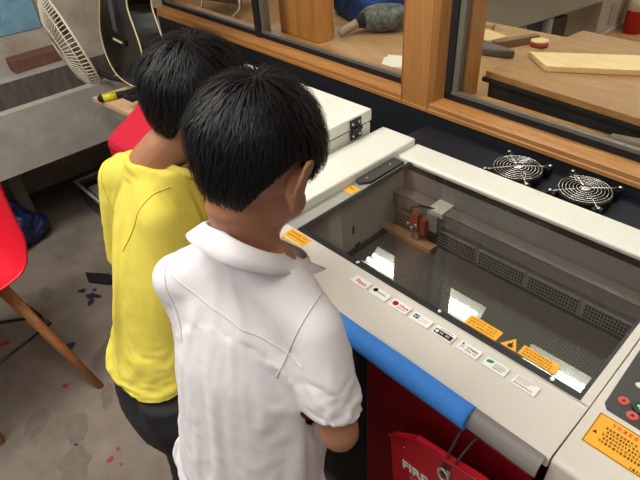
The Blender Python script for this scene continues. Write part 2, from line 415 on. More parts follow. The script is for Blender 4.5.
for k in range(5):
    x0 = -.845+k*.147; mb = MB(); mb.box(x0, x0+.138, 1.0535, 1.0584, .711, .760)
    mb.m = 1
    for r_ in range(4):
        for c_ in range(17):
            x = x0+.006+c_*.0078; z = .715+r_*.011; mb.add([(x, 1.053, z), (x+.0056, 1.053, z), (x+.0056, 1.053, z+.008), (x, 1.053, z+.008)], [(0, 1, 2, 3)])
    mb.build('vent_grille', [mat('grille_grey', (140, 138, 134), .5), BLACK], lc)
mb = MB(); mb.box(-.848, -.122, 1.046, 1.088, .786, .826); mb.m = 1; mb.box(-.848, -.122, 1.0445, 1.0475, .8245, .8275)
ga = mb.build('gantry_beam', [mat('gantry_grey', (136, 134, 130), .4, metal=.2), STEEL], lc, bevel=.001)
def shift(m):
    for v in m.v: v += V((-.055, .052, -.028))
    return m
mb = MB(); mb.box(-.662, -.612, .985, 1.045, .842, .860); mb.m = 1; mb.box(-.66, -.62, .978, .992, .79, .85)
ca = shift(mb).build('laser_carriage', [CREAM, GREYP], lc, bevel=.002)
mb = MB(); mb.box(-.697, -.674, .958, .978, .775, .838); mb.box(-.668, -.650, .962, .980, .775, .828)
mb.m = 1; mb.lathe([(.004, 0), (.009, .03), (.012, .032), (.012, .05), (.014, .05), (.014, .06)], (-.685, .968, .722), n=16)
for p in ((-.702, .955, .80), (-.69, .955, .79), (-.676, .955, .805)): mb.ell(p, (.007, .005, .007))
mb.m = 2; mb.tube([(-.70, .962, .838), (-.698, .962, .858), (-.675, .968, .868), (-.655, .985, .864), (-.64, 1.0, .855)], .003, 8)
lab(shift(mb).build('laser_head', [mat('head_red', (140, 60, 48), .5), STEEL, RUB], ca), 'red laser head with brass coloured nozzle')
# keypad
mb = MB()
kp = [(-.086, .69), (-.09, .855), (-.083, .865), (.19, .865), (.2, .855), (.2, .68), (.19, .672), (-.078, .679)]
mb.prism(kp, 'z', .90, .9015); kd = mb.build('keypad', DGREY, cp)
for x, y in ((-.065, .713), (-.043, .694), (-.018, .694), (-.012, .72), (-.03, .74)):
    mb = MB(); mb.lathe([(.001, .003), (.0085, .003), (.0095, 0)], (x, y, .9015), n=20); mb.m = 1
    mb.add([(x-.004, y-.003, .9047), (x+.004, y-.003, .9047), (x, y+.004, .9047)], [(0, 1, 2)])
    mb.build('button', [mat('button_red', (200, 70, 60), .4), INK], kd)
mb = MB(); mb.lathe([(.001, .003), (.012, .003), (.013, 0)], (-.04, .717, .9015), n=20); mb.m = 1
for p in ((-.043, .719), (-.039, .716), (-.0385, .721)): mb.lathe([(.0005, .0005), (.0018, .0005), (.002, 0)], (*p, .9045), n=8)
lab(mb.build('button', [BLACK, mat('green_led', (60, 255, 120), .4, emit=(60, 255, 110), estr=3)], kd), 'black centre key with green light')
mb = MB(); mb.ell((-.053, .765, .902), (.013, .007, .004), Matrix.Rotation(.2, 3, 'Z')); lab(mb.build('switch', CREAM, kd, True), 'white oval key')
# warning sticker with marks, panel
mb = MB(); mb.box(-.083, .045, .597, .668, .90, .9008); ws = mb.build('warning_sticker', ORANGE, cp); lab(ws, 'large orange warning sticker with red heading')
mb = MB(); bd = .0012
for a in ((-.082, .044, .598, .598+bd), (-.082, .044, .667-bd, .667), (-.082, -.082+bd, .598, .667), (.044-bd, .044, .598, .667)): mb.box(a[0], a[1], a[2], a[3], .9008, .9011)
mb.build('sticker_border', INK, ws)
def marks(name, m, parent, x0, x1, y, z, h, w=.0042, gap=.0012, n=None, seed=1):
    r = random.Random(seed); k = MB(); x = x0
    while x < x1-w:
        ww = w*(.7+.5*r.random())
        for q in range(3):   # little strokes making one dense character
            yy = y+h*(.1+.36*q); k.box(x+ww*.1*r.random(), x+ww*(.75+.2*r.random()), yy, yy+h*.15, z, z+.0003)
        k.box(x+ww*(.2+.5*r.random()), x+ww*(.2+.5*r.random())+h*.14, y, y+h, z, z+.0003)
        x += ww+gap
        if r.random() < .08: x += w
    return k.build(name, m, parent)
marks('heading', REDINK, ws, -.058, .04, .6535, .9008, .0075, .0065, .0015, seed=3)
for i in range(5):
    marks('small_print', INK, ws, -.064+.004*(i % 2), .038-.02*(i == 4), .6425-i*.0072, .9008, .0046, .0048, .0009, seed=10+i)
mb = MB(); mb.add([(-.0775, .624, .9011), (-.070, .624, .9011), (-.0737, .6305, .9011)], [(0, 1, 2)]); mb.build('hazard_mark', INK, ws)
marks('small_print', INK, ws, -.01, .038, .6005, .9008, .0044, .0044, .0008, seed=31)
# orange stickers on the lid
def sticker(x0, x1, y0, y1, seed, z=.8988, lines=2, label='orange warning sticker'):
    k = MB(); k.box(x0, x1, y0, y1, z, z+.0006); s_ = lab(k.build('warning_sticker', ORANGE, lid), label)
    for i in range(lines):
        h = (y1-y0)/(lines+1.6); marks('small_print', mat('brown_ink', (150, 96, 24), .6), s_, x0+.006, x1-.006, y1-h*(1.2+i*1.25)-.001, z+.0006, h*.62, .0045, .001, seed=seed+i)
    return s_
sticker(-.363, -.292, .684, .713, 40, label='orange sticker on the glass under the lamp reflection', lines=3); sticker(-.247, -.174, .687, .713, 50, lines=3, label='orange sticker on the glass near the control panel')
k = MB(); k.add([(-.283, .686, .8992), (-.2495, .686, .8992), (-.266, .716, .8992)], [(0, 1, 2)]); tr = lab(k.build('warning_sticker', ORANGE, lid), 'triangular orange fire hazard sticker')
k = MB(); k.add([V((-.266, .689, .8996))+V(p)*.001 for p in ((-4, 0, 0), (4, 0, 0), (6, 5, 0), (4, 9, 0), (2.4, 7, 0), (1.6, 13, 0), (-1.5, 16.5, 0), (-1, 11, 0), (-4, 8, 0), (-5.6, 4, 0))], [tuple(range(10))]); k.build('flame_symbol', INK, tr)
sticker(-.855, -.782, .628, .659, 60, .90, 2, 'orange sticker on the corner of the front strip, far one'); sticker(-.852, -.78, .598, .623, 64, .90, 2, 'orange sticker on the corner of the front strip, near one')
sticker(-.884, -.852, .87, .905, 70, .90, 1, 'orange sticker beside the dark hinge plate')

# eight sponsor plates
PLATE = mat('plate_white', (238, 236, 232), .4)
px = [-.591, -.537, -.481, -.426, -.371, -.314, -.257, -.198]
plab = ['white plate with pink lettering', 'white plate with round black mark', 'white plate with round red mark and red letters', 'white plate with indigo square mark',
        'white plate with black bar', 'white plate with arrow marks and grey letters', 'white plate with green leaf', 'white plate with red underline']
for i, x in enumerate(px):
    k = MB(); k.box(x-.023, x+.023, .6165, .6400, .90, .9045); p = lab(k.build('name_plate', PLATE, lid, bevel=.0006, seg=1), plab[i])
    z = .9046
    def T(s, size, dx, dy, m, bold=.0): return text('lettering', s, size, flatM(x+dx, .628+dy, z), m, p, .0001, bold)
    if i == 0: T('Flexx', .0135, -.012, -.006, REDINK, .0003)
    if i == 1:
        q = MB(); q.lathe([(.0058, 0), (.0058, .0003), (.004, .0003), (.004, 0)], (x-.0135, .631, z), n=20); q.box(x-.0135, x-.009, .629, .631, z, z+.0003); q.build('emblem', INK, p)
        marks('small_print', INK, p, x-.006, x+.02, .627, z, .0035, .004, .0008, seed=80)
    if i == 2:
        q = MB(); q.lathe([(.0066, 0), (.0066, .0003), (.005, .0003), (.005, 0)], (x-.0125, .6285, z), n=24); q.box(x-.016, x-.009, .6278, .629, z, z+.0003); q.box(x-.0135, x-.0115, .6245, .6325, z, z+.0003); q.build('emblem', REDINK, p)
        T('NPark', .0088, -.003, -.001, REDINK, .0003); marks('small_print', INK, p, x-.003, x+.02, .621, z, .0024, .003, .0006, seed=82)
    if i == 3:
        q = MB(); q.box(x-.019, x-.007, .6235, .6345, z, z+.0003); q.build('emblem', BLUEINK, p)
        q = MB(); q.box(x-.0165, x-.0125, .626, .629, z+.0003, z+.0005); q.box(x-.0118, x-.009, .629, .632, z+.0003, z+.0005); q.build('emblem', WHITEINK, p)
        for j in range(2): marks('small_print', GREYP, p, x-.003, x+.018, .629-j*.006, z, .0022, .003, .001, seed=84+j)
    if i == 4:
        q = MB(); q.box(x-.02, x+.02, .6195, .6315, z, z+.0003); q.build('emblem', INK, p)
        q = MB(); q.lathe([(.0038, 0), (.0038, .0003), (.001, .0003)], (x-.0145, .6255, z+.0002), n=16); q.build('emblem', WHITEINK, p)
        marks('small_print', WHITEINK, p, x-.008, x+.018, .6235, z+.0003, .0042, .0042, .0008, seed=88); marks('small_print', INK, p, x-.012, x+.018, .6345, z, .002, .003, .0006, seed=89)
    if i == 5:
        q = MB(); q.box(x-.0165, x-.0155, .621, .634, z, z+.0003); q.add([(x-.019, .632, z+.0003), (x-.013, .632, z+.0003), (x-.016, .6375, z+.0003)], [(0, 1, 2)]); q.box(x-.0125, x-.0115, .623, .630, z, z+.0003)
        q.build('emblem', INK, p); T('ATNESS', .0065, -.005, .0, INK, .0002); marks('small_print', INK, p, x-.005, x+.019, .6215, z, .0028, .003, .0006, seed=91)
    if i == 6:
        q = MB(); q.add([V((x-.0135, .631, z+.0003))+V(pp)*.001 for pp in ((-7, -3, 0), (-4, -4.5, 0), (2, -4, 0), (6, 0, 0), (7, 4, 0), (2, 4.5, 0), (-4, 3, 0))], [tuple(range(7))]); q.build('emblem', GREENINK, p)
        for j in range(3): marks('small_print', INK if j else GREYP, p, x-.003, x+.019, .632-j*.0052, z, .0024, .003, .0008, seed=95+j)
    if i == 7:
        for j in range(3): marks('small_print', GREYP, p, x-.019, x+.014-.004*j, .6355-j*.0045, z, .0022, .003, .0006, seed=99+j)
        marks('small_print', REDINK, p, x-.019, x+.018, .6195, z, .0034, .0035, .0004, seed=103)

# wooden stick in the bed
k = MB(); M = Matrix.Translation((-.766, 1.022, .703)) @ Matrix.Rotation(.02, 4, 'Z'); k.box(-.092, .092, -.017, .017, 0, .016, M)
tag(k.build('wooden_stick', wood_mat('stick_wood', (196, 158, 118), (174, 134, 94), (4, 60, 60)), bevel=.0015), 'narrow strip of wood lying under the laser head on the dark bed', 'wood strip')

# blue foam tube over the lip
k = MB(); n = 28; rings = []
for j in range(41):
    x = -.885+j*(.649/40); w = noise.noise(V((x*9, 3, 1)))*.0015
    out = []; inn = []
    for i in range(n):
        a = math.radians(-60)+math.radians(300)*i/(n-1)   # slit faces the machine
        ca_, sa_ = math.cos(a+math.radians(60)), math.sin(a+math.radians(60))
        out.append(V((x, .515-(.034+w)*ca_ if 0 else .520+(.0235+w)*math.cos(math.radians(35)+math.radians(290)*i/(n-1)), .880+(.0235+w)*math.sin(math.radians(35)+math.radians(290)*i/(n-1)))))
        inn.append(V((x, .520+(.0145)*math.cos(math.radians(35)+math.radians(290)*i/(n-1)), .880+(.0145)*math.sin(math.radians(35)+math.radians(290)*i/(n-1)))))
    rings.append(out+inn[::-1])
k.loft(rings); tag(k.build('foam_tube', FOAM, smooth=False), 'blue foam pipe sleeve padding the front edge of the laser cutter', 'foam tube')
for p in bpy.data.objects['foam_tube'].data.polygons: p.use_smooth = len(p.vertices) == 4

# fire blanket pouch and hook
fb = thing('fire_blanket_pouch', (-.2, .495, .42), 'flat red fire blanket pouch with white lettering hanging on the red front', 'fire blanket')
pouch = [(-.383, .697), (-.378, .704), (-.322, .752), (-.188, .782), (.02, .80), (.05, .42), (-.36, .40)]
k = MB(); k.prism(pouch, 'y', .488, .505); k.build('pouch', REDP, fb, bevel=.004, seg=2)
k = MB(); k.tube([(-.386, .490, .696), (-.378, .487, .706), (-.324, .4865, .753), (-.188, .4865, .783), (.02, .4865, .801)], .0038, 8); lab(k.build('rim_cord', REDM, fb, True), 'red corded rim')
MF = Matrix.Translation((-.345, .4868, .628)) @ Matrix.Rotation(math.radians(-6), 4, 'Y') @ Matrix.Rotation(math.pi/2, 4, 'X')
text('lettering', 'FIRE BLANKET', .036, MF, WHITEINK, fb, .0003, .0012)
MF2 = Matrix.Translation((-.325, .4868, .606)) @ Matrix.Rotation(math.radians(-6), 4, 'Y') @ Matrix.Rotation(math.pi/2, 4, 'X')
text('lettering', 'CE', .018, MF2, mat('pale_red_ink', (214, 130, 130), .6), fb, .0003, .0)
k = MB(); k.ell((-.345, .4868, .7), (.0015, .0008, .0015)); k.build('speck', WHITEINK, fb)
k = MB(); k.lathe([(.006, -.001), (.011, -.001), (.011, .003), (.006, .003), (.006, -.001)], (-.246, .487, .735), Matrix.Rotation(math.pi/2, 3, 'X'), 20); lab(k.build('grommet', STEEL, fb, True), 'steel grommet')
hk = thing('metal_hook', (-.24, .487, .73), 'grey wire hook joining the red pouch to the front of the laser cutter', 'hook')
k = MB(); k.tube([(-.244, .545, .838), (-.244, .522, .846), (-.245, .512, .838), (-.25, .497, .79), (-.252, .484, .75), (-.25, .4805, .732), (-.246, .486, .722)], .0024, 8); k.build('wire', DGREY, hk, True)
k = MB(); k.tube([(-.216, .545, .836), (-.216, .525, .842), (-.22, .512, .834), (-.233, .49, .775), (-.246, .482, .745)], .0024, 8); k.build('wire', DGREY, hk, True)
k = MB()
for a in range(1): k.tube([V((-.248+.011*math.cos(t), .481, .728+.017*math.sin(t))) for t in [2*math.pi*i/20 for i in range(20)]], .0026, 8, closed=True)
k.build('ring', ALU, hk, True)

# ------------------------------------------------------------------ black ledge and two fans
k = MB(); k.box(.03, 2.2, -.235, .0, .77, .812, MW); k.box(.03, 2.2, -.20, .0, .0, .77, MW)
tag(k.build('black_counter', NAVY, bevel=.003), 'low black counter under the window behind the laser cutter', 'counter')
def make_fan(loc, rz, label):
    r = thing('axial_fan', loc, label, 'fan', 'axial fans on the black counter'); r.rotation_euler.z = rz
    Z0 = V((0, 0, 0)); s = .066
    k = MB()
    for sx in (-1, 1):
        for sy in (-1, 1): k.box(sx*s-(.02 if sx > 0 else 0), sx*s+(.02 if sx < 0 else 0), sy*s-(.02 if sy > 0 else 0), sy*s+(.02 if sy < 0 else 0), 0, .034)
    n = 40; rings = []
    for z in (0, .034):
        rings.append([V((.0655*math.cos(2*math.pi*i/n)*(1), .0655*math.sin(2*math.pi*i/n), z)) for i in range(n)])
    inn = [[V((.060*math.cos(2*math.pi*i/n), .060*math.sin(2*math.pi*i/n), z)) for i in range(n)] for z in (.034, 0)]
    k.loft(rings+inn, closed=True); k.build('frame', BLACK, r, off=Z0)
    k = MB(); k.lathe([(.001, .028), (.023, .028), (.025, .024), (.025, .004), (.001, .004)], n=24)
    for j in range(7):
        a = 2*math.pi*j/7; M = Matrix.Rotation(a, 4, 'Z') @ Matrix.Translation((.041, 0, .016)) @ Matrix.Rotation(math.radians(35), 4, 'X'); k.box(-.019, .0175, -.017, .017, -.001, .001, M)
    k.build('impeller', RUB, r, off=Z0)
    k = MB(); z = .038
    for q in range(7):
        R_ = .012+q*.0082; k.tube([(R_*math.cos(2*math.pi*i/36), R_*math.sin(2*math.pi*i/36), z+.004*(1-q/7)) for i in range(36)], .0013, 6, closed=True)
    for sx in (-1, 1):
        for sy in (-1, 1): k.tube([(sx*.008, sy*.008, z+.004), (sx*.045, sy*.045, z), (sx*.058, sy*.058, z-.001)], .0018, 6)
    k.lathe([(.001, z+.006), (.011, z+.006), (.012, z+.003), (.001, z+.003)], n=20)
    g = k.build('finger_guard', STEEL, r, True, off=Z0)
    for sx in (-1, 1):
        for sy in (-1, 1):
            k = MB(); k.lathe([(.003, .03), (.003, .038), (.0052, .038), (.0052, .0415), (.001, .043)], (sx*.060, sy*.060, 0), n=12); k.build('bolt', STEEL, r, True, off=Z0)
    return r
make_fan((-.632, 1.366, .812), .0, 'axial fan with chrome finger guard, behind the middle of the glass lid')
def copy_tree(o, parent=None):
    c = o.copy(); C.objects.link(c); c.parent = parent
    for ch in list(o.children): copy_tree(ch, c)
    return c
bpy.data.objects['axial_fan'].scale = (1.14, 1.14, 1.)
f2 = copy_tree(bpy.data.objects['axial_fan']); f2.location = (-.431, 1.380, .812); f2['label'] = 'axial fan with chrome finger guard, nearer the control panel end of the black counter'

# ------------------------------------------------------------------ white case and red machine
wc = thing('white_case', (-1.35, 1.0, 0), 'white box with a hinged lid between the window and the laser cutter', 'case')
k = MB(); k.box(-1.72, -1.034, .83, 1.15, .40, .958); k.build('case_body', CASEW, wc, bevel=.004)
k = MB(); k.box(-1.72, -1.03, .828, 1.152, .962, 1.0); lidc = k.build('case_lid', CASEW, wc, bevel=.004)
k = MB(); k.box(-1.715, -1.036, .834, 1.146, .956, .963); k.build('lid_seal', BLACK, wc)
k = MB(); k.box(-1.70, -1.05, .85, 1.14, 0, .40); k.build('case_stand', DGREY, wc)
k = MB(); k.box(-1.03, -1.026, 1.052, 1.100, .968, .994); k.box(-1.03, -1.026, 1.052, 1.100, .931, .954); k.cyl((-1.024, 1.054, .961), (-1.024, 1.098, .961), .006); k.m = 1
for y in (1.062, 1.09):
    for z in (.982, .942): k.ell((-1.025, y, z), (.003, .005, .005))
lab(k.build('hinge', [BLACK, STEEL], wc), 'black hinge with four steel screws')

rm = thing('red_engraver', (-1.57, .75, 0), 'sloping red machine housing behind the boy in yellow', 'machine')
k = MB(); k.prism([(.60, .10), (.60, .83), (.606, .85), (.62, .862), (.76, .935), (.80, .945), (.82, .94), (.82, .10)], 'x', -1.82, -1.336)
k.build('housing', mat('red_engraver_paint', (192, 30, 52), .4, var=.05), rm, bevel=.012, seg=3)
k = MB(); k.box(-1.80, -1.35, .62, .82, 0, .10); k.build('base', BLACK, rm)

# ------------------------------------------------------------------ left side: table, guitar, sink, fan ...
wt = thing('wooden_table', (-2.1, 1.05, 0), 'pale wooden side table carrying the guitar stand beside the concrete sink', 'table')
k = MB(); k.prism([(-2.50, .829), (-1.86, .885), (-1.86, 1.36), (-2.47, 1.36)], 'z', .728, .75); k.build('tabletop', wood_mat('table_ply', (214, 180, 140), (196, 158, 116), (4, 40, 40)), wt, bevel=.002)
for x, y in ((-2.3, 1.1), (-1.92, 1.1), (-1.92, 1.3), (-2.42, 1.3)):
    k = MB(); k.box(x-.02, x+.02, y-.02, y+.02, 0, .728); k.build('leg', LEGW, wt)

# guitar: local frame e (width), n (face), z
GA = math.radians(-3); e = V((math.cos(GA), math.sin(GA), 0)); nn = V((math.sin(GA), -math.cos(GA), 0))
gb = V((-2.375, 1.015, .80)); tilt = Matrix.Rotation(math.radians(7), 4, e)
MG = Matrix.Translation(gb) @ Matrix(((e.x, nn.x, 0, 0), (e.y, nn.y, 0, 0), (0, 0, 1, 0), (0, 0, 0, 1))) @ Matrix.Rotation(math.radians(6), 4, 'X')
gt = thing('acoustic_guitar', gb, 'black acoustic guitar with cream binding on a stand by the concrete wall', 'guitar')
def gout(sc_=1.):
    pts = []
    half = [(0, 0), (.07, .004), (.13, .025), (.175, .07), (.192, .125), (.186, .18), (.16, .235), (.135, .28), (.128, .31), (.138, .35), (.148, .39), (.142, .435), (.115, .475), (.065, .497), (0, .50)]
    # smooth by Catmull-Rom
    out = []
    for i in range(len(half)-1):
        p0 = half[max(i-1, 0)]; p1 = half[i]; p2 = half[i+1]; p3 = half[min(i+2, len(half)-1)]
        for t in (0, .33, .66):
            out.append(tuple(.5*(2*p1[d]+(p2[d]-p0[d])*t+(2*p0[d]-5*p1[d]+4*p2[d]-p3[d])*t*t+(3*p1[d]-p0[d]-3*p2[d]+p3[d])*t**3) for d in (0, 1)))
    out.append(half[-1])
    left = [(-x, y) for x, y in out[-2:0:-1]]
    return [(x*sc_, y*sc_) for x, y in out+left]
GS = 1.15; go = gout(GS)
k = MB(); k.loft([[MG @ V((x, -.055, z)) for x, z in go], [MG @ V((x, .05, z)) for x, z in go]]); k.build('guitar_body', GUIT, gt, bevel=.003)
for y, nm in ((.0505, 'binding'), (-.0555, 'binding')):
    k = MB(); k.tube([MG @ V((x, y, z)) for x, z in gout(GS*1.003)], .003, 6, closed=True); k.build(nm, CREAMB, gt, True)
k = MB(); k.lathe([(.046, .0), (.052, 0), (.052, .0012), (.046, .0012), (.046, 0)], n=40); 
for v in k.v: v[:] = MG @ V((v.x, .0505+v.z, .425+v.y))
lab(k.build('rosette', CREAMB, gt), 'pale ring around the sound hole')
k = MB(); k.lathe([(.001, 0), (.046, 0), (.046, .0006), (.001, .0006)], n=40)
for v in k.v: v[:] = MG @ V((v.x, .0505+v.z, .425+v.y))
k.build('sound_hole', mat('hole_dark', (58, 50, 46), .9), gt)
k = MB(); k.box(-.07, .07, .05, .058, .18, .202, MG); k.m = 1; k.box(-.045, .045, .058, .062, .187, .194, MG); k.build('bridge', [BLACK, CREAMB], gt)
k = MB(); k.box(-.027, .027, .048, .066, .54, 1.1, MG); nk = k.build('neck', mat('neck_brown', (70, 44, 28), .4), gt, bevel=.004)
k = MB(); k.prism([(-.03, 1.1), (.03, 1.1), (.038, 1.27), (-.038, 1.27)], 'y', .04, .055, MG); k.build('headstock', GUIT, gt)
k = MB()
for i in range(6): k.tube([MG @ V((-.02+i*.008, .062, .232)), MG @ V((-.015+i*.006, .069, 1.15))], .0007, 5)
k.build('strings', STEEL, gt)

gs = thing('guitar_stand', (-2.37, .98, .75), 'black padded guitar stand on the pale wooden table', 'guitar stand')
k = MB(); k.tube([(-2.40, .835, .768), (-2.37, .93, .768), (-2.32, 1.10, .768)], [.016, .014, .014], 12); k.ell((-2.40, .835, .768), (.018, .018, .018)); k.build('foot_bar', RUB, gs, True)
k = MB(); k.tube([(-2.398, .84, .768), (-2.381, .898, .768)], .0172, 14); yb = lab(k.build('label_band', YTAPE, gs, True), 'yellow label wrapped on the bar')
k = MB()
for i in range(5): k.tube([V((-2.394+.004*i, .853+.010*i, .7845)), V((-2.392+.004*i, .8585+.010*i, .7845))], .0012, 5)
k.build('label_marks', INK, yb)
k = MB(); k.tube([(-2.33, 1.05, .768), (-2.40, 1.03, .78), (-2.56, .96, .79), (-2.595, .93, .82)], [.012, .012, .013, .013], 10); k.build('cradle_arm', RUB, gs, True)
k = MB(); k.tube([(-2.33, 1.05, .768), (-2.26, .99, .78), (-2.22, .90, .79), (-2.21, .87, .82)], [.012, .012, .013, .013], 10); k.build('cradle_arm', RUB, gs, True)
k = MB(); k.tube([(-2.32, 1.1, .768), (-2.33, 1.16, 1.1)], .011, 10); k.build('upright', RUB, gs, True)

sk = thing('concrete_sink', (-2.9, .6, 0), 'long grey concrete trough sink along the wall under the blue sheet', 'sink')
k = MB(); X0, X1 = -3.295, -2.62
k.box(X1-.05, X1, -1.2, 1.48, .465, .755); k.box(X0, X0+.22, -1.2, 1.48, .465, .745); k.box(X0+.22, X1-.05, -1.2, -1.15, .465, .75); k.box(X0+.22, X1-.05, 1.43, 1.48, .465, .75)
k.box(X0+.22, X1-.05, -1.15, 1.43, .465, .52); k.m = 1
k.box(X0+.22, X0+.224, -1.15, 1.43, .52, .742)
k.build('trough', [CONCS, mat('sink_inner_dark', (92, 86, 80), .7, var=.35, vscale=5, stretch=(1, 6, 1))], sk, bevel=.006)  # second material: darker streaked grey on the inner back face
for y in (-.9, .42): k = MB(); k.box(-3.2, -2.82, y-.03, y+.03, 0, .465); k.build('leg', mat('sink_leg_shaded', (96, 90, 84), .8), sk)  # shade under the sink is put into the darker leg colour
k = MB(); k.box(-.135, .135, -.045, .045, 0, .07, Matrix.Translation((-3.20, .835, .745)) @ Matrix.Rotation(math.pi/2+.04, 4, 'Z'))
tag(k.build('brick', BRICK, bevel=.005), 'reddish brown brick lying on the back ledge of the concrete sink', 'brick')
# blue sheet
k = MB(); n = 36; vs = []; fs = []
for j in range(20):
    for i in range(n):
        y = -1.8+2.78*i/(n-1); z = .88+1.0*j/19
        vs.append((-3.40+.03*noise.noise(V((y*3, z*4, 0)))+.012*noise.noise(V((y*11, z*9, 5))), y, z))
for j in range(19):
    for i in range(n-1): fs.append((j*n+i, j*n+i+1, (j+1)*n+i+1, (j+1)*n+i))
k.add(vs, fs)
for q in range(9):
    pass
sh = k.build('blue_sheet', TARP, smooth=True); tag(sh, 'pale blue plastic sheet hanging in the opening above the concrete sink', 'plastic sheet')
k = MB()
for q in range(14):
    y0 = .55+.4*rnd.random(); z0 = 1.0+.4*rnd.random(); p = [V((-3.36, y0, z0))]
    a = rnd.random()*6
    for i in range(10):
        a += (rnd.random()-.5)*1.3; p.append(p[-1]+V((0, .02*math.cos(a), .02*math.sin(a)))); p[-1].z = max(p[-1].z, .9); p[-1].y = min(p[-1].y, .97)
    k.tube(p, .0022, 5)
k.build('white_scribbles', mat('pale_blue_scribble', (170, 198, 210), .7), sh)

# electric fan leaning in sink
fa = V((0, -.12, .46)).normalized(); fd = V((-1., .31, -.34)).normalized()
fn = fd.cross(fa).normalized()
if fn.y > 0: fn = -fn
fn = (fn+fd*-.03).normalized(); fx = fa.cross(fn).normalized(); fa2 = fn.cross(fx)
FC = V((-2.80, .93, .915)); R_ = .24
def fp_(a, r, d): return FC+(fx*math.cos(a)+fa2*math.sin(a))*r+fn*d
ef = thing('electric_fan', (-2.85, .9, .52), 'cream electric fan head leaning inside the concrete sink', 'fan')
for s_, nm in ((1, 'front_guard'), (-.12, 'rear_guard')):
    k = MB()
    for i in range(72):
        a = 2*math.pi*i/72
        k.tube([fp_(a, R_, 0), fp_(a, R_*.93, s_*.04), fp_(a, R_*.6, s_*.075), fp_(a, R_*.25, s_*.085)], .0026, 5)
    for r, d in ((.93, .04), (.6, .075), (.25, .085)): k.tube([fp_(2*math.pi*i/40, R_*r, s_*d) for i in range(40)], .003, 6, closed=True)
    k.build(nm, FANW, ef, True)
k = MB(); k.tube([fp_(2*math.pi*i/48, R_, 0) for i in range(48)], .006, 8, closed=True); k.build('rim_ring', FANW, ef, True)
k = MB(); k.tube([fp_(0, 0, .078), fp_(0, 0, .09)], .055, 24); k.build('badge_cap', FANW, ef)
k = MB(); k.tube([fp_(0, 0, -.02), fp_(0, 0, .03)], .035, 20)
for j in range(4):
    pts = []
    for r, w in ((.03, 0), (R_*.8, 0)): pass
    a0 = j*math.pi/2
    k.add([fp_(a0-.3, .03, .02), fp_(a0-.75, R_*.82, .03), fp_(a0+.35, R_*.85, -.01), fp_(a0+.4, .03, -.01)], [(0, 1, 2, 3)])
k.build('blade', mat('fan_blade_grey', (120, 112, 100), .4), ef)
# bin under the sink, blue bag, dark scrap
pb = thing('plastic_bin', (-2.72, .85, 0), 'clear plastic storage bin under the end of the concrete sink', 'bin')
k = MB(); x0, x1, y0, y1, h = -2.93, -2.63, .73, 1.02, .16
for a in ((x0, x1, y0, y0+.004), (x0, x1, y1-.004, y1), (x0, x0+.004, y0, y1), (x1-.004, x1, y0, y1)): k.box(*a, 0, h)
k.box(x0, x1, y0, y1, 0, .004); k.build('tub', CLEARP, pb)
k = MB(); k.box(x0-.012, x1+.012, y0-.014, y0+.002, h-.012, h); k.box(x0-.012, x1+.012, y1-.002, y1+.014, h-.012, h); k.box(x0-.014, x0+.002, y0, y1, h-.012, h); k.box(x1-.002, x1+.014, y0, y1, h-.012, h)
lab(k.build('rim', mat('bin_rim', (150, 155, 158), .35), pb, bevel=.003), 'pale rim')
k = MB(); k.box(-2.90, -2.68, .77, .96, .006, .11); tag(k.build('paper_stack', mat('paper_pale', (190, 180, 176), .8, var=.3, vscale=12), bevel=.004), 'pale papers inside the clear plastic bin', 'papers')
k = MB(); k.ell((-2.80, .30, .125), (.11, .13, .13), nu=40, nv=28); k.ell((-2.80, .38, .08), (.08, .09, .08), nu=30, nv=20); k.ell((-2.79, .32, .22), (.05, .08, .06), nu=30, nv=20)
me = organic(k, .008, 2)
displace(me, lambda c: noise.noise(c*14)*.022+abs(noise.noise(c*26+V((3, 1, 2))))*.018)
for v in me.vertices:
    if v.co.z < .002: v.co.z = .002
bg = link('blue_bag', me, BAGB, smooth=False); tag(bg, 'crumpled dark blue plastic bag on the floor under the sink', 'bag')
k = MB(); k.prism([(-2.30, .452), (-2.23, .434), (-2.13, .50), (-2.15, .54), (-2.2, .53)], 'z', .0, .018); tag(k.build('black_offcut', RUB, bevel=.004), 'small pointed black scrap lying on the floor behind the yellow shirt', 'scrap')

# ------------------------------------------------------------------ red chair
ch = thing('red_shell_chair', (-1.905, -.065, 0), 'red plastic shell chair with a wooden leg on the concrete floor', 'chair')
CH = V((-1.905, -.065, 0)); az = math.radians(-75)    # faces the camera side
ch.scale = (1.16, 1.16, 1.22)
cf = V((math.cos(az), math.sin(az), 0)); cr = V((-cf.y, cf.x, 0))
def cpnt(x, y, z): return CH+cr*x+cf*y+V((0, 0, z))
prof = [(.235, .405, .15), (.225, .43, .19), (.17, .44, .215), (.05, .425, .228), (-.08, .415, .232), (-.16, .44, .232), (-.205, .52, .232), (-.225, .62, .228), (-.245, .72, .215), (-.255, .785, .185), (-.258, .815, .12)]
pr2 = []
for i in range(len(prof)-1):
    for t in (0, .25, .5, .75):
        p0 = prof[max(i-1, 0)]; p1 = prof[i]; p2 = prof[i+1]; p3 = prof[min(i+2, len(prof)-1)]
        pr2.append(tuple(.5*(2*p1[d]+(p2[d]-p0[d])*t+(2*p0[d]-5*p1[d]+4*p2[d]-p3[d])*t*t+(3*p1[d]-p0[d]-3*p2[d]+p3[d])*t**3) for d in range(3)))
pr2.append(prof[-1])
k = MB(); nx = 25; vs = []; fs = []
for j, (y, z, w) in enumerate(pr2):
    f_ = j/(len(pr2)-1)
    for i in range(nx):
        s = 2*i/(nx-1)-1; lift = .055*abs(s)**2.6*(1 if f_ < .75 else (1-(f_-.75)/.25*.6)); back = .06*abs(s)**2.5*max(0, min(1, (f_-.45)*3))
        zz = z+(lift if f_ < .55 else lift*max(0, 1-(f_-.55)*4)); vs.append(cpnt(s*w, y+back, zz))
for j in range(len(pr2)-1):
    for i in range(nx-1): fs.append((j*nx+i, j*nx+i+1, (j+1)*nx+i+1, (j+1)*nx+i))
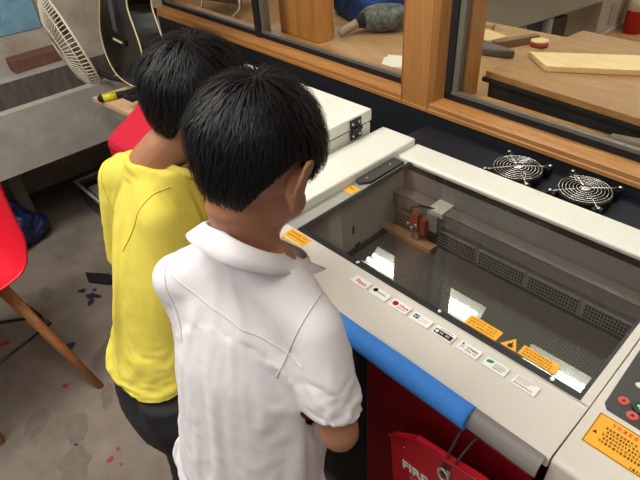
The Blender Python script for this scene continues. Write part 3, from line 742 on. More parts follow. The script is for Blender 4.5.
k.add(vs, fs); s_ = k.build('shell', PLASTR, ch, True, solid=.006)
for sx in (-1, 1):
    for sy in (-1, 1):
        k = MB(); k.tube([cpnt(sx*.11, sy*.10, .40), cpnt(sx*(.31 if sy < 0 else .2), sy*.15, 0)], [.019, .012], 14); k.build('leg', LEGW, ch, True)
        k = MB(); k.tube([cpnt(sx*.175, sy*.14, .27), cpnt(-sx*.10, sy*.12, .40)], .005, 6); k.tube([cpnt(sx*.175, sy*.14, .27), cpnt(sx*.12, -sy*.10, .40)], .005, 6); k.build('strut', WIRE, ch, True)
k = MB()
for a, b in (((-1, -1), (1, -1)), ((1, -1), (1, 1)), ((1, 1), (-1, 1)), ((-1, 1), (-1, -1))): k.tube([cpnt(a[0]*.19, a[1]*.148, .24), cpnt(b[0]*.19, b[1]*.148, .24)], .005, 6)
k.build('strut', WIRE, ch, True)

# ------------------------------------------------------------------ next room contents
wk = thing('worktop_table', (-.8, 2.1, 0), 'wide plywood worktop just inside the window in the next room', 'worktop')
k = MB(); k.prism([(-2.34, 1.72), (1.2, 1.62), (1.2, 2.5), (-2.34, 2.5)], 'z', .835, .87); k.build('tabletop', PLY, wk, bevel=.002)
for x, y in ((-2.2, 1.85), (1.1, 1.85), (1.1, 2.4), (-2.2, 2.4)): k = MB(); k.box(x-.04, x+.04, y-.04, y+.04, 0, .835); k.build('leg', BENCHW, wk)
k = MB(); k.prism([(-2.215, 1.77), (-1.905, 1.745), (-1.895, 1.82), (-1.93, 1.88), (-2.2, 1.9)], 'z', .87, 3.); ps = k.build('timber_post', wood_mat('log_wood', (206, 150, 86), (180, 116, 58), (14, 14, 1.5)), bevel=.006)
tag(ps, 'thick square timber post standing on the worktop behind the window', 'post')
k = MB(); k.ell((-2.0, 2.2, .93), (.15, .12, .12), nu=40, nv=24); k.box(-2.25, -1.80, 2.17, 2.45, .871, 1.09)
me = organic(k, .014, 4)
displace(me, lambda c: noise.noise(c*9)*.035)
for v in me.vertices:
    if v.co.z < .872: v.co.z = .872
tag(link('blue_cloth', me, BLUEC, smooth=True), 'heap of blue cloth behind the power tool on the worktop', 'cloth')
pt = thing('power_tool', (-1.80, 2.03, .87), 'grey green power tool lying on the worktop beside the timber post', 'power tool')
k = MB(); k.tube([(-1.86, 1.99, .935), (-1.83, 2.01, .937), (-1.79, 2.05, .94), (-1.73, 2.11, .94), (-1.68, 2.16, .94)], [.032, .056, .066, .062, .038], 16); k.build('motor_housing', TOOLG, pt, True)
k = MB(); k.tube([(-1.883, 1.868, .890), (-1.872, 1.90, .905), (-1.858, 1.945, .92), (-1.835, 1.985, .935)], [.018, .021, .022, .03], 12); k.build('grip', TOOLL, pt, True)
k = MB(); k.tube([(-1.848, 1.955, .93), (-1.84, 1.97, .935), (-1.83, 1.99, .937)], [.027, .034, .04], 12); k.build('collar', RUB, pt, True)
k = MB(); k.tube([(-1.68, 2.16, .93), (-1.63, 2.2, .885), (-1.58, 2.22, .877), (-1.5, 2.3, .877), (-1.55, 2.42, .877)], .006, 8); k.build('power_cable', RUB, pt, True)
k = MB(); k.box(-.09, .09, -.075, .075, 0, .012, Matrix.Translation((-1.40, 1.76, .87)) @ Matrix.Rotation(.55, 4, 'Z')); k.box(-.085, .085, -.07, .07, .012, .022, Matrix.Translation((-1.395, 1.765, .87)) @ Matrix.Rotation(.5, 4, 'Z'))
tag(k.build('white_board', mat('board_white', (225, 220, 210), .7)), 'white board offcut lying on the worktop behind the window post', 'board')
k = MB(); k.prism([(-1.30, 2.04), (-1.10, 2.10), (-1.085, 2.115), (-1.11, 2.13), (-1.28, 2.17), (-1.36, 2.15)], 'z', .87, .905); tag(k.build('grey_wedge', DUCT, bevel=.008), 'grey pointed metal wedge on the worktop beside the workbench', 'wedge')
k = MB(); k.box(-.11, .11, -.018, .018, 0, .035, Matrix.Translation((-1.17, 2.265, .87)) @ Matrix.Rotation(1.1, 4, 'Z')); tag(k.build('wood_bar', mat('bar_brown', (128, 98, 72), .6, var=.15), bevel=.003), 'brown wooden bar lying beside the grey metal wedge', 'wood bar')
k = MB(); k.box(-.10, .10, -.06, .06, 0, .012, Matrix.Translation((-1.36, 2.30, .87)) @ Matrix.Rotation(-.3, 4, 'Z')); tag(k.build('board_offcut', PINE), 'pale board offcut behind the grey metal wedge', 'offcut')
k = MB(); k.box(-.06, .06, -.025, .025, 0, .03, Matrix.Translation((-1.42, 2.38, .87)) @ Matrix.Rotation(.2, 4, 'Z')); tag(k.build('wood_block', PLY, bevel=.004), 'small tan wood block at the back of the worktop', 'wood block')
bn = thing('workbench', (-.2, 2.0, .87), 'wooden bench top with a dark apron raised on the worktop', 'workbench')
MBn = Matrix.Translation((-.973, 1.70, 0)) @ Matrix.Rotation(-.10, 4, 'Z')
k = MB(); k.box(0, 1.7, 0, .62, .945, .97, MBn); k.build('bench_top', BENCHW, bn, bevel=.003)
k = MB(); k.box(.012, 1.68, .012, .60, .871, .945, MBn); k.build('apron', DARKB, bn)
k = MB(); k.box(-.012, 1.69, -.004, .02, .928, .944, MBn); k.build('edge_bar', RUB, bn, bevel=.004)
k = MB(); k.prism([(-.93, 1.905), (-.806, 1.811), (-.32, 1.96), (-.10, 2.03), (-.25, 2.16), (-.64, 2.193)], 'z', .97, .99)
k = MB(); k.prism([(-.926, 1.909), (-.806, 1.811), (-.10, 2.509*.0+2.22), (-.20, 2.34)], 'z', .971, .991); tag(k.build('pale_plank', PINE, bevel=.002), 'pale flat plank lying on the bench top in the next room', 'plank')
k = MB(); k.lathe([(.016, 0), (.034, 0), (.034, .02), (.016, .02), (.016, 0)], (-.955, 2.04, .971), n=28); k.m = 1; k.lathe([(.028, .0203), (.034, .0203), (.034, .021), (.028, .021)], (-.955, 2.04, .971), n=28)
tag(k.build('tape_roll', [mat('tape_red', (176, 70, 66), .5), PINE], smooth=True), 'small red tape roll at the edge of the bench top', 'tape roll')
k = MB(); k.tube([(-.47, 1.595, .912), (-.39, 1.60, .914), (-.31, 1.592, .912)], [.014, .018, .014], 10); k.tube([(-.56, 1.598, .904), (-.47, 1.595, .910)], .006, 8)
tag(k.build('chisel', mat('chisel_grey', (120, 108, 92), .6), smooth=True), 'grey hand tool lying on the inner window sill by the dark bench apron', 'hand tool')
s2 = thing('trough_sink', (-2.1, 3.9, 0), 'long grey trough sink standing in the next room beyond the workbench', 'sink')
k = MB(); k.add([(-1.80, 2.75, .60), (-1.80, 4.9, .41), (-1.80, 4.9, 1.05), (-1.80, 2.75, 1.05), (-2.4, 2.75, .60), (-2.4, 4.9, .41), (-2.4, 4.9, 1.05), (-2.4, 2.75, 1.05)], [(0, 1, 2, 3), (7, 6, 5, 4), (0, 4, 5, 1), (3, 2, 6, 7), (0, 3, 7, 4), (1, 5, 6, 2)])
k.build('trough', mat('far_sink_grey', (150, 146, 132), .7, var=.06), s2, bevel=.01)
for x, y in ((-1.86, 3.65), (-1.86, 4.05), (-2.3, 3.0), (-2.3, 4.6)): k = MB(); k.cyl((x, y, 0), (x, y, .56), .035); k.build('leg', GREYP, s2, True)
k = MB(); k.box(-2.3, -1.95, 3., 4.6, 0, .35); tag(k.build('storage_crate', mat('crate_brown', (72, 56, 48), .8, var=.4, vscale=6), bevel=.01), 'dark brown crate pushed under the far trough sink', 'crate')
k = MB(); k.cyl((-1.75, 5.6, 0), (-1.75, 5.6, .5), .09, .09, 24); k.lathe([(.09, 0), (.06, .05), (.03, .06), (.03, .1), (.001, .1)], (-1.75, 5.6, .5), n=24); k.m = 1; k.lathe([(.0905, 0), (.0915, 0), (.0915, .16), (.0905, .16)], (-1.75, 5.6, .2), n=24); k.tube([(-1.75, 5.6, .58), (-1.67, 5.56, .6), (-1.65, 5.54, .3)], .012, 8)
ex = k.build('fire_extinguisher', [mat('ext_red', (190, 30, 36), .4), WHITEINK], smooth=True); tag(ex, 'red cylinder standing by the far grey pier in the next room', 'cylinder')
fc = thing('brown_chair', (-5.6, 3.7, 0), 'brown chair with bare metal feet on the far wooden floor', 'chair')
Mc = Matrix.Translation((-5.55, 3.62, 0)) @ Matrix.Rotation(.35, 4, 'Z')
k = MB(); k.prism([(-.27, .16), (.27, .13), (.23, .95), (-.23, .95)], 'y', -.02, .02, Mc); k.build('backrest', CHAIRB, fc, bevel=.015)
k = MB(); k.box(-.25, .25, .02, .45, .42, .47, Mc); k.build('seat', CHAIRB, fc, bevel=.015)
for x in (-.25, .25):
    k = MB(); k.tube([Mc @ V((x, .0, .42)), Mc @ V((x*1.05, -.05, .10)), Mc @ V((x*1.1-.06, -.2, .015))], .02, 8); k.build('leg', STEEL, fc, True)
    k = MB(); k.tube([Mc @ V((x, .40, .42)), Mc @ V((x*1.05, .45, .0))], .016, 8); k.build('leg', STEEL, fc, True)
# lamps in the next room
def lamp(x0, x1, y, z, label):
    t = thing('ceiling_lamp', ((x0+x1)/2, y, z), label, 'lamp', 'tube lamps in the next room')
    k = MB(); k.prism([(y-.10, z+.0), (y-.05, z+.055), (y+.05, z+.055), (y+.10, z+.0), (y+.045, z+.045), (y-.045, z+.045)], 'x', x0, x1); k.build('reflector', LAMPB, t)
    for dy in (-.028, .028):
        k = MB(); k.cyl((x0+.02, y+dy, z+.02), (x1-.02, y+dy, z+.02), .016, n=14); k.build('tube', LAMPW, t, True)
    k = MB()
    for x in (x0+.1, x1-.1): k.cyl((x, y, z+.05), (x, y, 3.0), .008)
    k.build('hanger', GREYP, t)
lamp(-1.95, -1.06, 2.15, 2.5, 'tube lamp in the next room, mirrored in the middle of the glass lid')
lamp(-.72, .55, 2.08, 2.5, 'tube lamp in the next room, mirrored near the control panel')

# ------------------------------------------------------------------ PEOPLE
def frame(az, pitch=0.):
    r = V((math.sin(az), -math.cos(az), 0)); f = V((math.cos(az)*math.cos(pitch), math.sin(az)*math.cos(pitch), -math.sin(pitch))); u = r.cross(f)
    return Matrix((r, f, u)).transposed()      # columns: right, forward, up

def ering(c, ax, ay, rx, ry, n=28, p=2.4):
    out = []
    for i in range(n):
        a = 2*math.pi*i/n; ca, sa = math.cos(a), math.sin(a)
        out.append(V(c)+ax*(rx*math.copysign(abs(ca)**(2/p), ca))+ay*(ry*math.copysign(abs(sa)**(2/p), sa)))
    return out

def hand(mb, wrist, d, pn, side, curl=.5, s=1.):
    """palm + five separate curved fingers; d = pointing direction, pn = direction the palm faces"""
    d = V(d).normalized(); pn = (V(pn)-d*V(pn).dot(d)).normalized(); w = d.cross(pn).normalized()*side   # w points to the thumb side
    M = Matrix((w, d, pn)).transposed()
    pc = V(wrist)+d*.042*s
    mb.tube([V(wrist)-d*.02, V(wrist)+d*.01, pc], [.021*s, .021*s, .024*s], 12)
    mb.ell(pc, (.033*s, .042*s, .0135*s), M)
    for k_, (off, ln) in enumerate(((.025, .062), (.0085, .07), (-.008, .065), (-.0235, .052))):
        p = pc+(w*off+d*.034)*s; dd = (d+w*off*4).normalized(); pts = [p]; c = curl*.35
        for q, fr in enumerate((.45, .32, .25)):
            dd = (dd*math.cos(c)+pn*math.sin(c)).normalized(); p = p+dd*ln*fr*s; pts.append(p); c = curl*.75
        mb.tube([pts[0]-d*.012*s]+pts, [.0088*s, .0086*s, .0082*s, .0076*s, .0062*s], 10); mb.ell(pts[-1], (.0062*s,)*3, nu=8, nv=6)
    p = pc+(w*.026-d*.02)*s; dd = (w*.8+d*.6+pn*.25).normalized(); pts = [p-w*.01*s, p]
    for fr in (.03, .026): p = p+dd*fr*s; pts.append(p); dd = (dd*.8+d*.45+pn*.2).normalized()
    mb.tube(pts, [.013*s, .0115*s, .0095*s, .0075*s], 10); mb.ell(pts[-1], (.0075*s,)*3, nu=8, nv=6)

def make_person(P):
    root = thing('person', (*P['feet'], 0), P['label'], 'person')
    F = frame(P['az']); R, FW, UP = F.col[0], F.col[1], V((0, 0, 1))
    H = frame(P['haz'], P['hpitch']); hc = V(P['head']); s = P.get('hs', 1.)
    def h(x, y, z): return hc+H @ V((x*s, y*s, z*s))
    nb = V(P['neck']); hip = V(P['hip']); shR, shL = V(P['shR']), V(P['shL'])
    skin = P['skin']
    # ---- body
    b = MB()
    b.ell(h(0, -.008, .02), (.074*s, .090*s, .085*s), H, 28, 18); b.ell(h(0, .026, -.035), (.061*s, .062*s, .080*s), H, 24, 16); b.ell(h(0, .040, -.092), (.040*s, .040*s, .028*s), H)
    b.ell(h(0, .092, -.034), (.013*s, .015*s, .012*s), H); b.tube([h(0, .08, .005), h(0, .098, -.03)], [.007*s, .011*s], 10)
    for sx in (-1, 1):
        b.ell(h(sx*.034, .058, -.045), (.026*s, .026*s, .028*s), H); b.ell(h(sx*.028, .074, .018), (.026*s, .014*s, .011*s), H)
        # ear: plate, helix, lobe
        E = H @ Matrix.Rotation(sx*-.35, 3, 'Z')
        ec = (sx*.082, -.006, -.014)
        b.ell(h(*ec), (.007*s, .018*s, .029*s), E)
        b.tube([h(ec[0]+sx*x_*1.35, ec[1]+y_*1.15, ec[2]+z_*1.12) for x_, y_, z_ in ((.0, .010, .006), (.004, .012, .022), (.009, .002, .034), (.013, -.012, .031), (.014, -.019, .014), (.011, -.016, -.008), (.007, -.008, -.022), (.004, .0, -.030), (.002, .006, -.026))],
               [.0045*s, .005*s, .0052*s, .0052*s, .005*s, .0048*s, .005*s, .0075*s, .005*s], 8)
    b.ell(h(0, .084, -.066), (.020*s, .010*s, .008*s), H)
    jn = h(0, -.016, -.07)
    b.tube([nb-UP*.05, nb, nb*.5+jn*.5, jn, h(0, -.02, -.02)], [.058, .048, .045, .045, .046], 18)
    rings = []
    for z, w, d, t in P['torso']:
        c = hip.lerp(nb, t); c.z = z; rings.append(ering(c+FW*P.get('belly', 0.), R, FW, w-.018, d-.016, p=2.2))
    b.loft(rings)
    for sd, S, E_, W_ in ((1, shR, V(P['elR']), V(P['wrR'])), (-1, shL, V(P['elL']), V(P['wrL']))):
        b.ell(S-UP*.006, (.038, .038, .038)); b.tube([nb-UP*.035+R*sd*.02, (nb-UP*.035).lerp(S, .6)-UP*.002, S-UP*.008], [.050, .045, .036], 14)
        b.tube([S, S.lerp(E_, .35), S.lerp(E_, .8), E_], [.037, .037, .033, .031], 16); b.ell(E_, (.031,)*3)
        b.tube([E_, E_.lerp(W_, .3), E_.lerp(W_, .75), W_], [.031, .032, .024, .020], 16)
        dd = (W_-E_).normalized(); pn = V(P.get('palm', (0, 0, -1))); hand(b, W_+dd*.012, (dd+V(P.get('hdir', (0, 0, 0)))).normalized(), pn, -sd, P.get('curl', .6), .95)
    for sd in (-1, 1):
        hp = hip+R*sd*.07; kn = V((*P['feet'], 0))+R*sd*.085+V((0, 0, .40))+FW*.02; an = V((*P['feet'], 0))+R*sd*.09+V((0, 0, .075))-FW*.02
        b.tube([hp+UP*.02, hp.lerp(kn, .4), kn, kn.lerp(an, .35), an, an-UP*.035], [.066, .064, .049, .05, .034, .036], 16)
        b.tube([an-UP*.04-FW*.02, an-UP*.045+FW*.06, an-UP*.05+FW*.14], [.032, .034, .022], 12)
    me = organic(b, .0042, 5, .5)
    colm = [me.copy()]
    body = link('body', me, [skin, LIP], root, True); me.transform(Matrix.Translation(-wl(root)))
    off = wl(root)
    lc_ = h(0, .092, -.066)-off
    for p in me.polygons:
        q = H.transposed() @ (p.center-lc_)
        if abs(q.x) < .019*s and abs(q.z) < .0065*s*(1-(abs(q.x)/(.024*s))**2) and abs(q.y) < .02: p.material_index = 1
    for sx in (-1, 1):
        k = MB(); k.ell(h(sx*.030, .0755, -.004), (.0125*s, .009*s, .0065*s), H); ey = k.build('eye', EYEW, root, True)
        k = MB(); k.ell(h(sx*.030, .0815, -.0075), (.0058*s, .004*s, .0058*s), H); k.build('iris', EYEB, ey, True)
        k = MB(); k.tube([h(sx*.014, .087, .018), h(sx*.03, .086, .023), h(sx*.046, .073, .017)], [.003*s, .0036*s, .002*s], 6); k.build('eyebrow', HAIR, root, True)
    # ---- hair: cap plus strands
    hcx = V((0, -.010, .022)); cap_r = V(P.get('cap', (.083, .099, .093)))
    def hairline(a):      # a: azimuth in head frame, 0 = forward, pi = back ; returns lowest z of hair
        a = abs((a+math.pi) % (2*math.pi)-math.pi)
        pts = ((0, .050), (.5, .040), (.95, .030), (1.2, .006), (1.36, -.006), (1.47, .034), (1.80, .030), (2.02, -.015), (2.3, -.065), (2.6, P.get('nape', -.075)-.0), (math.pi, P.get('nape', -.075)-.008))
        for (a0, z0), (a1, z1) in zip(pts, pts[1:]):
            if a <= a1: return z0+(z1-z0)*(a-a0)/(a1-a0)
        return pts[-1][1]
    k = MB(); nu, nv = 64, 40; vs = []; keep = {}
    for j in range(nv+1):
        ph = math.pi*.86*j/nv
        for i in range(nu):
            a = 2*math.pi*i/nu
            dvec = V((math.sin(ph)*math.sin(a), math.sin(ph)*math.cos(a), math.cos(ph)))
            sq = 1.-.16*max(0, -dvec.z)**1.2*(1 if dvec.y < .2 else .8)
            low = P.get('taper', .28)*max(0., -dvec.z)
            p = hcx+V((dvec.x*cap_r.x*(1-low), dvec.y*cap_r.y*(1-low*.9), dvec.z*cap_r.z))
            p += dvec*noise.noise(V(p)*30+V((P['seed'], 0, 0)))*.004
            zl = hairline(a); keep[(j, i)] = p.z >= zl-.004; p.z = max(p.z, zl-.004)
            if p.z <= zl: p = p-dvec*.006
            vs.append(h(*p))
    fs = []
    for j in range(nv):
        for i in range(nu):
            q = ((j, i), (j+1, i), (j+1, (i+1) % nu), (j, (i+1) % nu))
            if sum(keep[x] for x in q) >= 2: fs.append([x[0]*nu+x[1] for x in q])
    k.add(vs, fs)
    rr = random.Random(P['seed']); crown = V((.012, -.045, .085)).normalized()
    for _ in range(P.get('strands', 9000)):
        ph = math.acos(1-1.75*rr.random()); a = 2*math.pi*rr.random()
        dvec = V((math.sin(ph)*math.sin(a), math.sin(ph)*math.cos(a), math.cos(ph)))
        def surf(dv, lift):
            low = P.get('taper', .28)*max(0., -dv.z)
            return hcx+V((dv.x*cap_r.x*(1-low), dv.y*cap_r.y*(1-low*.9), dv.z*cap_r.z))+dv*lift
        p = surf(dvec, 0)
        if p.z < hairline(a)+.004: continue
        t = dvec-crown*dvec.dot(crown)
        if t.length < .05: t = V((rr.random()-.5, rr.random()-.5, rr.random()-.5))
        fl = (dvec*dvec.dot(crown)-crown)
        fl = fl-dvec*fl.dot(dvec)
        if fl.length < 1e-3: fl = dvec.orthogonal()
        fl.normalize(); fl = (fl+V((rr.gauss(0, .22), rr.gauss(0, .22), rr.gauss(0, .22)-.15)))
        fl = (fl-dvec*fl.dot(dvec)).normalized()
        L = (.028+.035*rr.random())*P.get('hlen', 1.); L /= .09
        if p.z < -.03: L *= .45
        sidev = dvec.cross(fl).normalized()*(.0009+.0006*rr.random()); pts = []
        lift = .003+.009*rr.random()*P.get('fluff', 1.)
        for q in range(5):
            t_ = q/4; dv = (dvec+fl*L*t_).normalized(); pt = surf(dv, .001+lift*math.sin(t_*2.0))
            aa = math.atan2(dv.x, dv.y); zl = hairline(aa)-.010
            if pt.z < zl: pt = V((pt.x, pt.y, zl+.0))
            wq = sidev*(1-t_*.85); pts += [h(*(pt-wq)), h(*(pt+wq))]
        o = len(k.v); k.v += pts
        for q in range(4): k.f.append([o+2*q, o+2*q+1, o+2*q+3, o+2*q+2]); k.mi.append(0)
    me = bpy.data.meshes.new('hair'); me.from_pydata([v-off for v in k.v], [], k.f); link('hair', me, HAIR, root, True)
    # ---- trousers
    b = MB()
    ring = []
    for z, w, d in ((hip.z+.15, .110, .080), (hip.z+.06, .118, .084), (hip.z+.02, .122, .088), (hip.z-.03, .125, .090), (hip.z-.08, .125, .088)): ring.append(ering((hip.x+(nb.x-hip.x)*max(0, z-hip.z)/(nb.z-hip.z), hip.y+(nb.y-hip.y)*max(0, z-hip.z)/(nb.z-hip.z), z), R, FW, w, d, p=2.4))
    b.loft(ring)
    for sd in (-1, 1):
        hp = hip+R*sd*.074; kn = V((*P['feet'], 0))+R*sd*.088+V((0, 0, .40))+FW*.02; an = V((*P['feet'], 0))+R*sd*.09+V((0, 0, .075))-FW*.02
        b.tube([hp+UP*.06, hp, hp.lerp(kn, .5), kn, kn.lerp(an, .5), an+UP*.0], [.064, .078, .074, .064, .060, .056], 18)
    me = organic(b, .008, 4)
    displace(me, lambda c: noise.noise(V((c.x*14, c.y*14, c.z*20)))*.006)
    colm.append(me.copy()); me.transform(Matrix.Translation(-off)); link('trousers', me, TROU, root, True)
    # ---- shoes
    for sd in (-1, 1):
        an = V((*P['feet'], 0))+R*sd*.09-FW*.02
        b = MB(); b.tube([an-FW*.05+UP*.045, an+UP*.05+FW*.0, an+UP*.045+FW*.07, an+UP*.036+FW*.15], [.036, .042, .042, .03], 14); b.tube([an+UP*.05, an+UP*.095], [.042, .04], 14); b.ell(an+FW*.16+UP*.03, (.03, .03, .025))
        me = organic(b, .006, 3); me.transform(Matrix.Translation(-off)); so = link('shoe', me, SHOE, root, True)
        k = MB(); k.prism([tuple((an+R*x+FW*y)[:2]) for x, y in ((-.035, -.08), (.035, -.08), (.046, .02), (.05, .09), (.04, .16), (.015, .195), (-.015, .195), (-.04, .16), (-.05, .09), (-.046, .02))], 'z', .0, .022); k.build('sole', SOLE, so, bevel=.004)
    # ---- shirt
    b = MB(); rings = []; shp = V(P.get('shirt_hip', P['hip']))
    for z, w, d, t in P['shirt']:
        c = shp.lerp(nb, t); c.z = z; rings.append(ering(c+FW*P.get('belly', 0.), R, FW, w, d, n=36, p=2.5))
    b.loft(rings)
    for sd, S, E_ in ((1, shR, V(P['elR'])), (-1, shL, V(P['elL']))):
        b.ell(S, (P['shr'],)*3); b.tube([nb-UP*.05+R*sd*.03, (nb-UP*.045).lerp(S, .6), S], [P['shr']*1.25, P['shr']*1.12, P['shr']], 18)
        d_ = (E_-S).normalized(); e2 = S+d_*(P['sleeve']+.03); fl = V(P.get('flare', (0, 0, 0)))*1.
        b.tube([S, S.lerp(e2, .5)+fl*.3, e2+fl], [P['shr'], P['slr']*.97, P['slr']], 22)
    me = organic(b, P.get('vox', .008), 10, .6)
    # wrinkles
    fold = P['folds']
    def wrinkle(c):
        lx, ly, lz = (c-nb).dot(R), (c-nb).dot(FW), c.z-nb.z
        amp = P['wr']; low = min(1., max(.15, (-lz-.04)/.12))
        n1 = noise.noise(V((lx*9+P['seed'], ly*9, lz*3.5))); n2 = 1-abs(noise.noise(V((lx*13, ly*13+P['seed'], lz*6+lx*5))))*2.2
        dsp = amp*low*(n1*.9+max(-.4, n2)*.55)
        for (ax, az_, bx, bz, wd, am, sidef) in fold:
            if sidef*ly < -.02: continue
            ex, ez = bx-ax, bz-az_; l2 = ex*ex+ez*ez; t = max(0, min(1, ((lx-ax)*ex+(lz-az_)*ez)/l2)); dx, dz = lx-ax-t*ex, lz-az_-t*ez
            dd = math.sqrt(dx*dx+dz*dz); dsp += am*.5*math.exp(-(dd/wd)**2)*math.sin(math.pi*t)
        return dsp
    displace(me, wrinkle)
    bm = bmesh.new(); bm.from_mesh(me)
    def cut(co, no, region):
        """remove everything on the +no side of a plane inside the region"""
        fsel = [f for f in bm.faces if region(f.calc_center_median(), f.normal)]
        geom = list({v for f in fsel for v in f.verts})+list({e_ for f in fsel for e_ in f.edges})+fsel
        r_ = bmesh.ops.bisect_plane(bm, geom=geom, plane_co=co, plane_no=no, dist=1e-5)
        kill = [f for f in bm.faces if region(f.calc_center_median(), f.normal) and (f.calc_center_median()-co).dot(no) > 0]
        bmesh.ops.delete(bm, geom=kill, context='FACES')
    for sd, S, E_ in ((1, shR, V(P['elR'])), (-1, shL, V(P['elL']))):
        d_ = (E_-S).normalized(); co = S+d_*P['sleeve']+V(P.get('flare', (0, 0, 0)))*.8; nrm = (d_+R*sd*P.get('slant', 0.)).normalized()
        cut(co, nrm, lambda c, n_, co=co, d_=d_: (c-co).cross(d_).length < P['slr']*1.35 and abs((c-co).dot(d_)) < .09 and (n_.dot((c-co)-d_*(c-co).dot(d_)) > .25*((c-co)-d_*(c-co).dot(d_)).length or n_.dot(d_) > .45))
    if 'split' in P: bmesh.ops.bisect_plane(bm, geom=bm.verts[:]+bm.edges[:]+bm.faces[:], plane_co=hip+FW*P['split'], plane_no=FW, dist=1e-5)
    for reg, z in P['hems']:
        co = V((hip.x, hip.y, z)); nrm = V((0, 0, -1))
        cut(co, nrm, lambda c, n_, reg=reg: c.z < nb.z-.22 and abs((c-hip).dot(R)) < .26 and reg((c-hip).dot(FW), (c-hip).dot(R)) and min((c-V(P['elR'])).length, (c-V(P['elL'])).length) > .02)
    nc = nb+V(P['ncoff']); nn_ = (UP*1.+FW*P['nslope']+R*P.get('nroll', 0.)).normalized(); nr = P['nr']
    cut(nc, nn_, lambda c, n_: ((c-nc)-nn_*(c-nc).dot(nn_)).length < nr*1.9)
    bmesh.ops.smooth_vert(bm, verts=[v for v in bm.verts if not v.is_boundary], factor=.5, use_axis_x=True, use_axis_y=True, use_axis_z=True)
    bm.to_mesh(me); bm.free()
    pins = [v.index for v in me.vertices if abs((v.co-nc).dot(nn_)) < .012 and ((v.co-nc)-nn_*(v.co-nc).dot(nn_)).length < nr*1.9]
    me = drape(me, colm, pins, **P['cloth'])
    bm = bmesh.new(); bm.from_mesh(me); bm.verts.ensure_lookup_table()
    for _ in range(P.get('post', 2)): bmesh.ops.smooth_vert(bm, verts=bm.verts[:], factor=.5, use_axis_x=True, use_axis_y=True, use_axis_z=True)
    ps_ = set(pins); lp = [v.co.copy() for v in bm.verts if v.is_boundary and v.index in ps_]
    bm.to_mesh(me); bm.free()
    ux = R; uy = nn_.cross(R); lp.sort(key=lambda p: math.atan2((p-nc).dot(uy), (p-nc).dot(ux)))
    for _ in range(3): lp = [(lp[i-1]+lp[i]*2+lp[(i+1) % len(lp)])/4 for i in range(len(lp))]
    me.transform(Matrix.Translation(-off))
    sh_ = link(P['top'], me, P['topmat'], root, True)
    md = sh_.modifiers.new('u', 'SUBSURF'); md.levels = 1; md.render_levels = 1
    md = sh_.modifiers.new('s', 'SOLIDIFY'); md.thickness = .002; md.offset = 0
    bvh = None
    fin = bake(sh_)
    def seam(name, co, no, keep, key, r, m, closed=False):
        """thin raised stitch line where a plane meets the cloth"""
        bm = bmesh.new(); bm.from_mesh(fin); no = V(no).normalized(); lco = V(co)-off
        res = bmesh.ops.bisect_plane(bm, geom=bm.verts[:]+bm.edges[:]+bm.faces[:], plane_co=lco, plane_no=no, dist=1e-6)
        pts = [(g.co+off, g.normal.copy()) for g in res['geom_cut'] if isinstance(g, bmesh.types.BMVert) and keep(g.co+off)]
        bm.free()
        pts = [(p, n) for p, n in pts if n.dot(p-nb.lerp(hip, .25)) > 0]; pts.sort(key=lambda q: key(q[0]))
        out = []
        for p, n in pts:
            q = p+n*.0007
            if not out or (q-out[-1]).length > .003: out.append(q)
        for _ in range(2): out = [out[0]]+[(out[q-1]+out[q]*2+out[q+1])/4 for q in range(1, len(out)-1)]+[out[-1]]
        k = MB(); k.tube(out, r, 6); return k.build(name, m, sh_, True)
    return root, sh_, seam, dict(R=R, FW=FW, UP=UP, nb=nb, hip=hip, shR=shR, shL=shL, h=h, nc=nc, nn=nn_, off=off, bvh=bvh, loop=lp)

rad = math.radians
white = dict(label='boy in a white collared shirt with short black hair leaning over the glass', seed=3, feet=(-.56, .25), az=rad(110), haz=rad(100), hpitch=rad(34),
    head=(-.560, .380, 1.326), hs=1.0, neck=(-.556, .342, 1.200), hip=(-.538, .246, .70), shR=(-.420, .346, 1.112), shL=(-.668, .262, 1.116),
    elR=(-.346, .315, .952), wrR=(-.50, .40, .90), hdir=(-.9, .0, 0), elL=(-.690, .30, .91), wrL=(-.585, .43, .90), palm=(.1, .3, -1), skin=SKIN, curl=.7,
    torso=[(.62, .14, .105, 0), (.74, .155, .118, .08), (.86, .153, .112, .32), (1.0, .150, .106, .6), (1.08, .136, .094, .8), (1.14, .10, .075, .92), (1.19, .06, .055, 1.)],
    shirt=[(.58, .198, .155, -.05), (.70, .194, .150, .0), (.82, .180, .140, .24), (.94, .168, .130, .48), (1.03, .155, .120, .68), (1.09, .132, .105, .82), (1.145, .100, .085, .94), (1.205, .062, .060, 1.02)],
    shr=.046, slr=.060, sleeve=.142, flare=(.0, .0, 0), slant=-.22, wr=.002, cloth=dict(frames=38, bend=2.2, tens=25., grow=-.035),
    folds=[(.02, -.14, .09, -.30, .014, .011, -1), (-.03, -.16, .00, -.42, .015, .010, -1), (.13, -.16, .02, -.30, .012, .010, -1), (-.10, -.18, -.05, -.42, .016, .010, -1), (.12, -.24, -.07, -.46, .015, .011, -1), (-.13, -.28, .04, -.50, .016, .010, -1),
           (.11, -.32, -.03, -.54, .014, .011, -1), (-.05, -.13, -.08, -.24, .011, .007, -1), (.13, -.20, .06, -.24, .010, .009, -1), (.12, -.28, .02, -.36, .011, .009, -1), (-.12, -.40, .06, -.56, .014, .010, -1), (.15, -.10, .17, -.24, .012, .008, -1), (.20, -.08, .17, -.22, .012, .007, -1)],
    split=-.02, hems=[(lambda f, r: f > -.02, .765), (lambda f, r: f <= -.02, .62)], ncoff=(-.002, .0, .004), nslope=.6, nroll=.18, nr=.055, top='shirt', topmat=SHIRT, strands=11000, cap=(.086, .101, .098), nape=-.098, fluff=1.2)
wr_, wsh, wseam, W = make_person(white)
def Wp(x, y, z): return W['nb']+W['R']*x+W['FW']*y+W['UP']*z
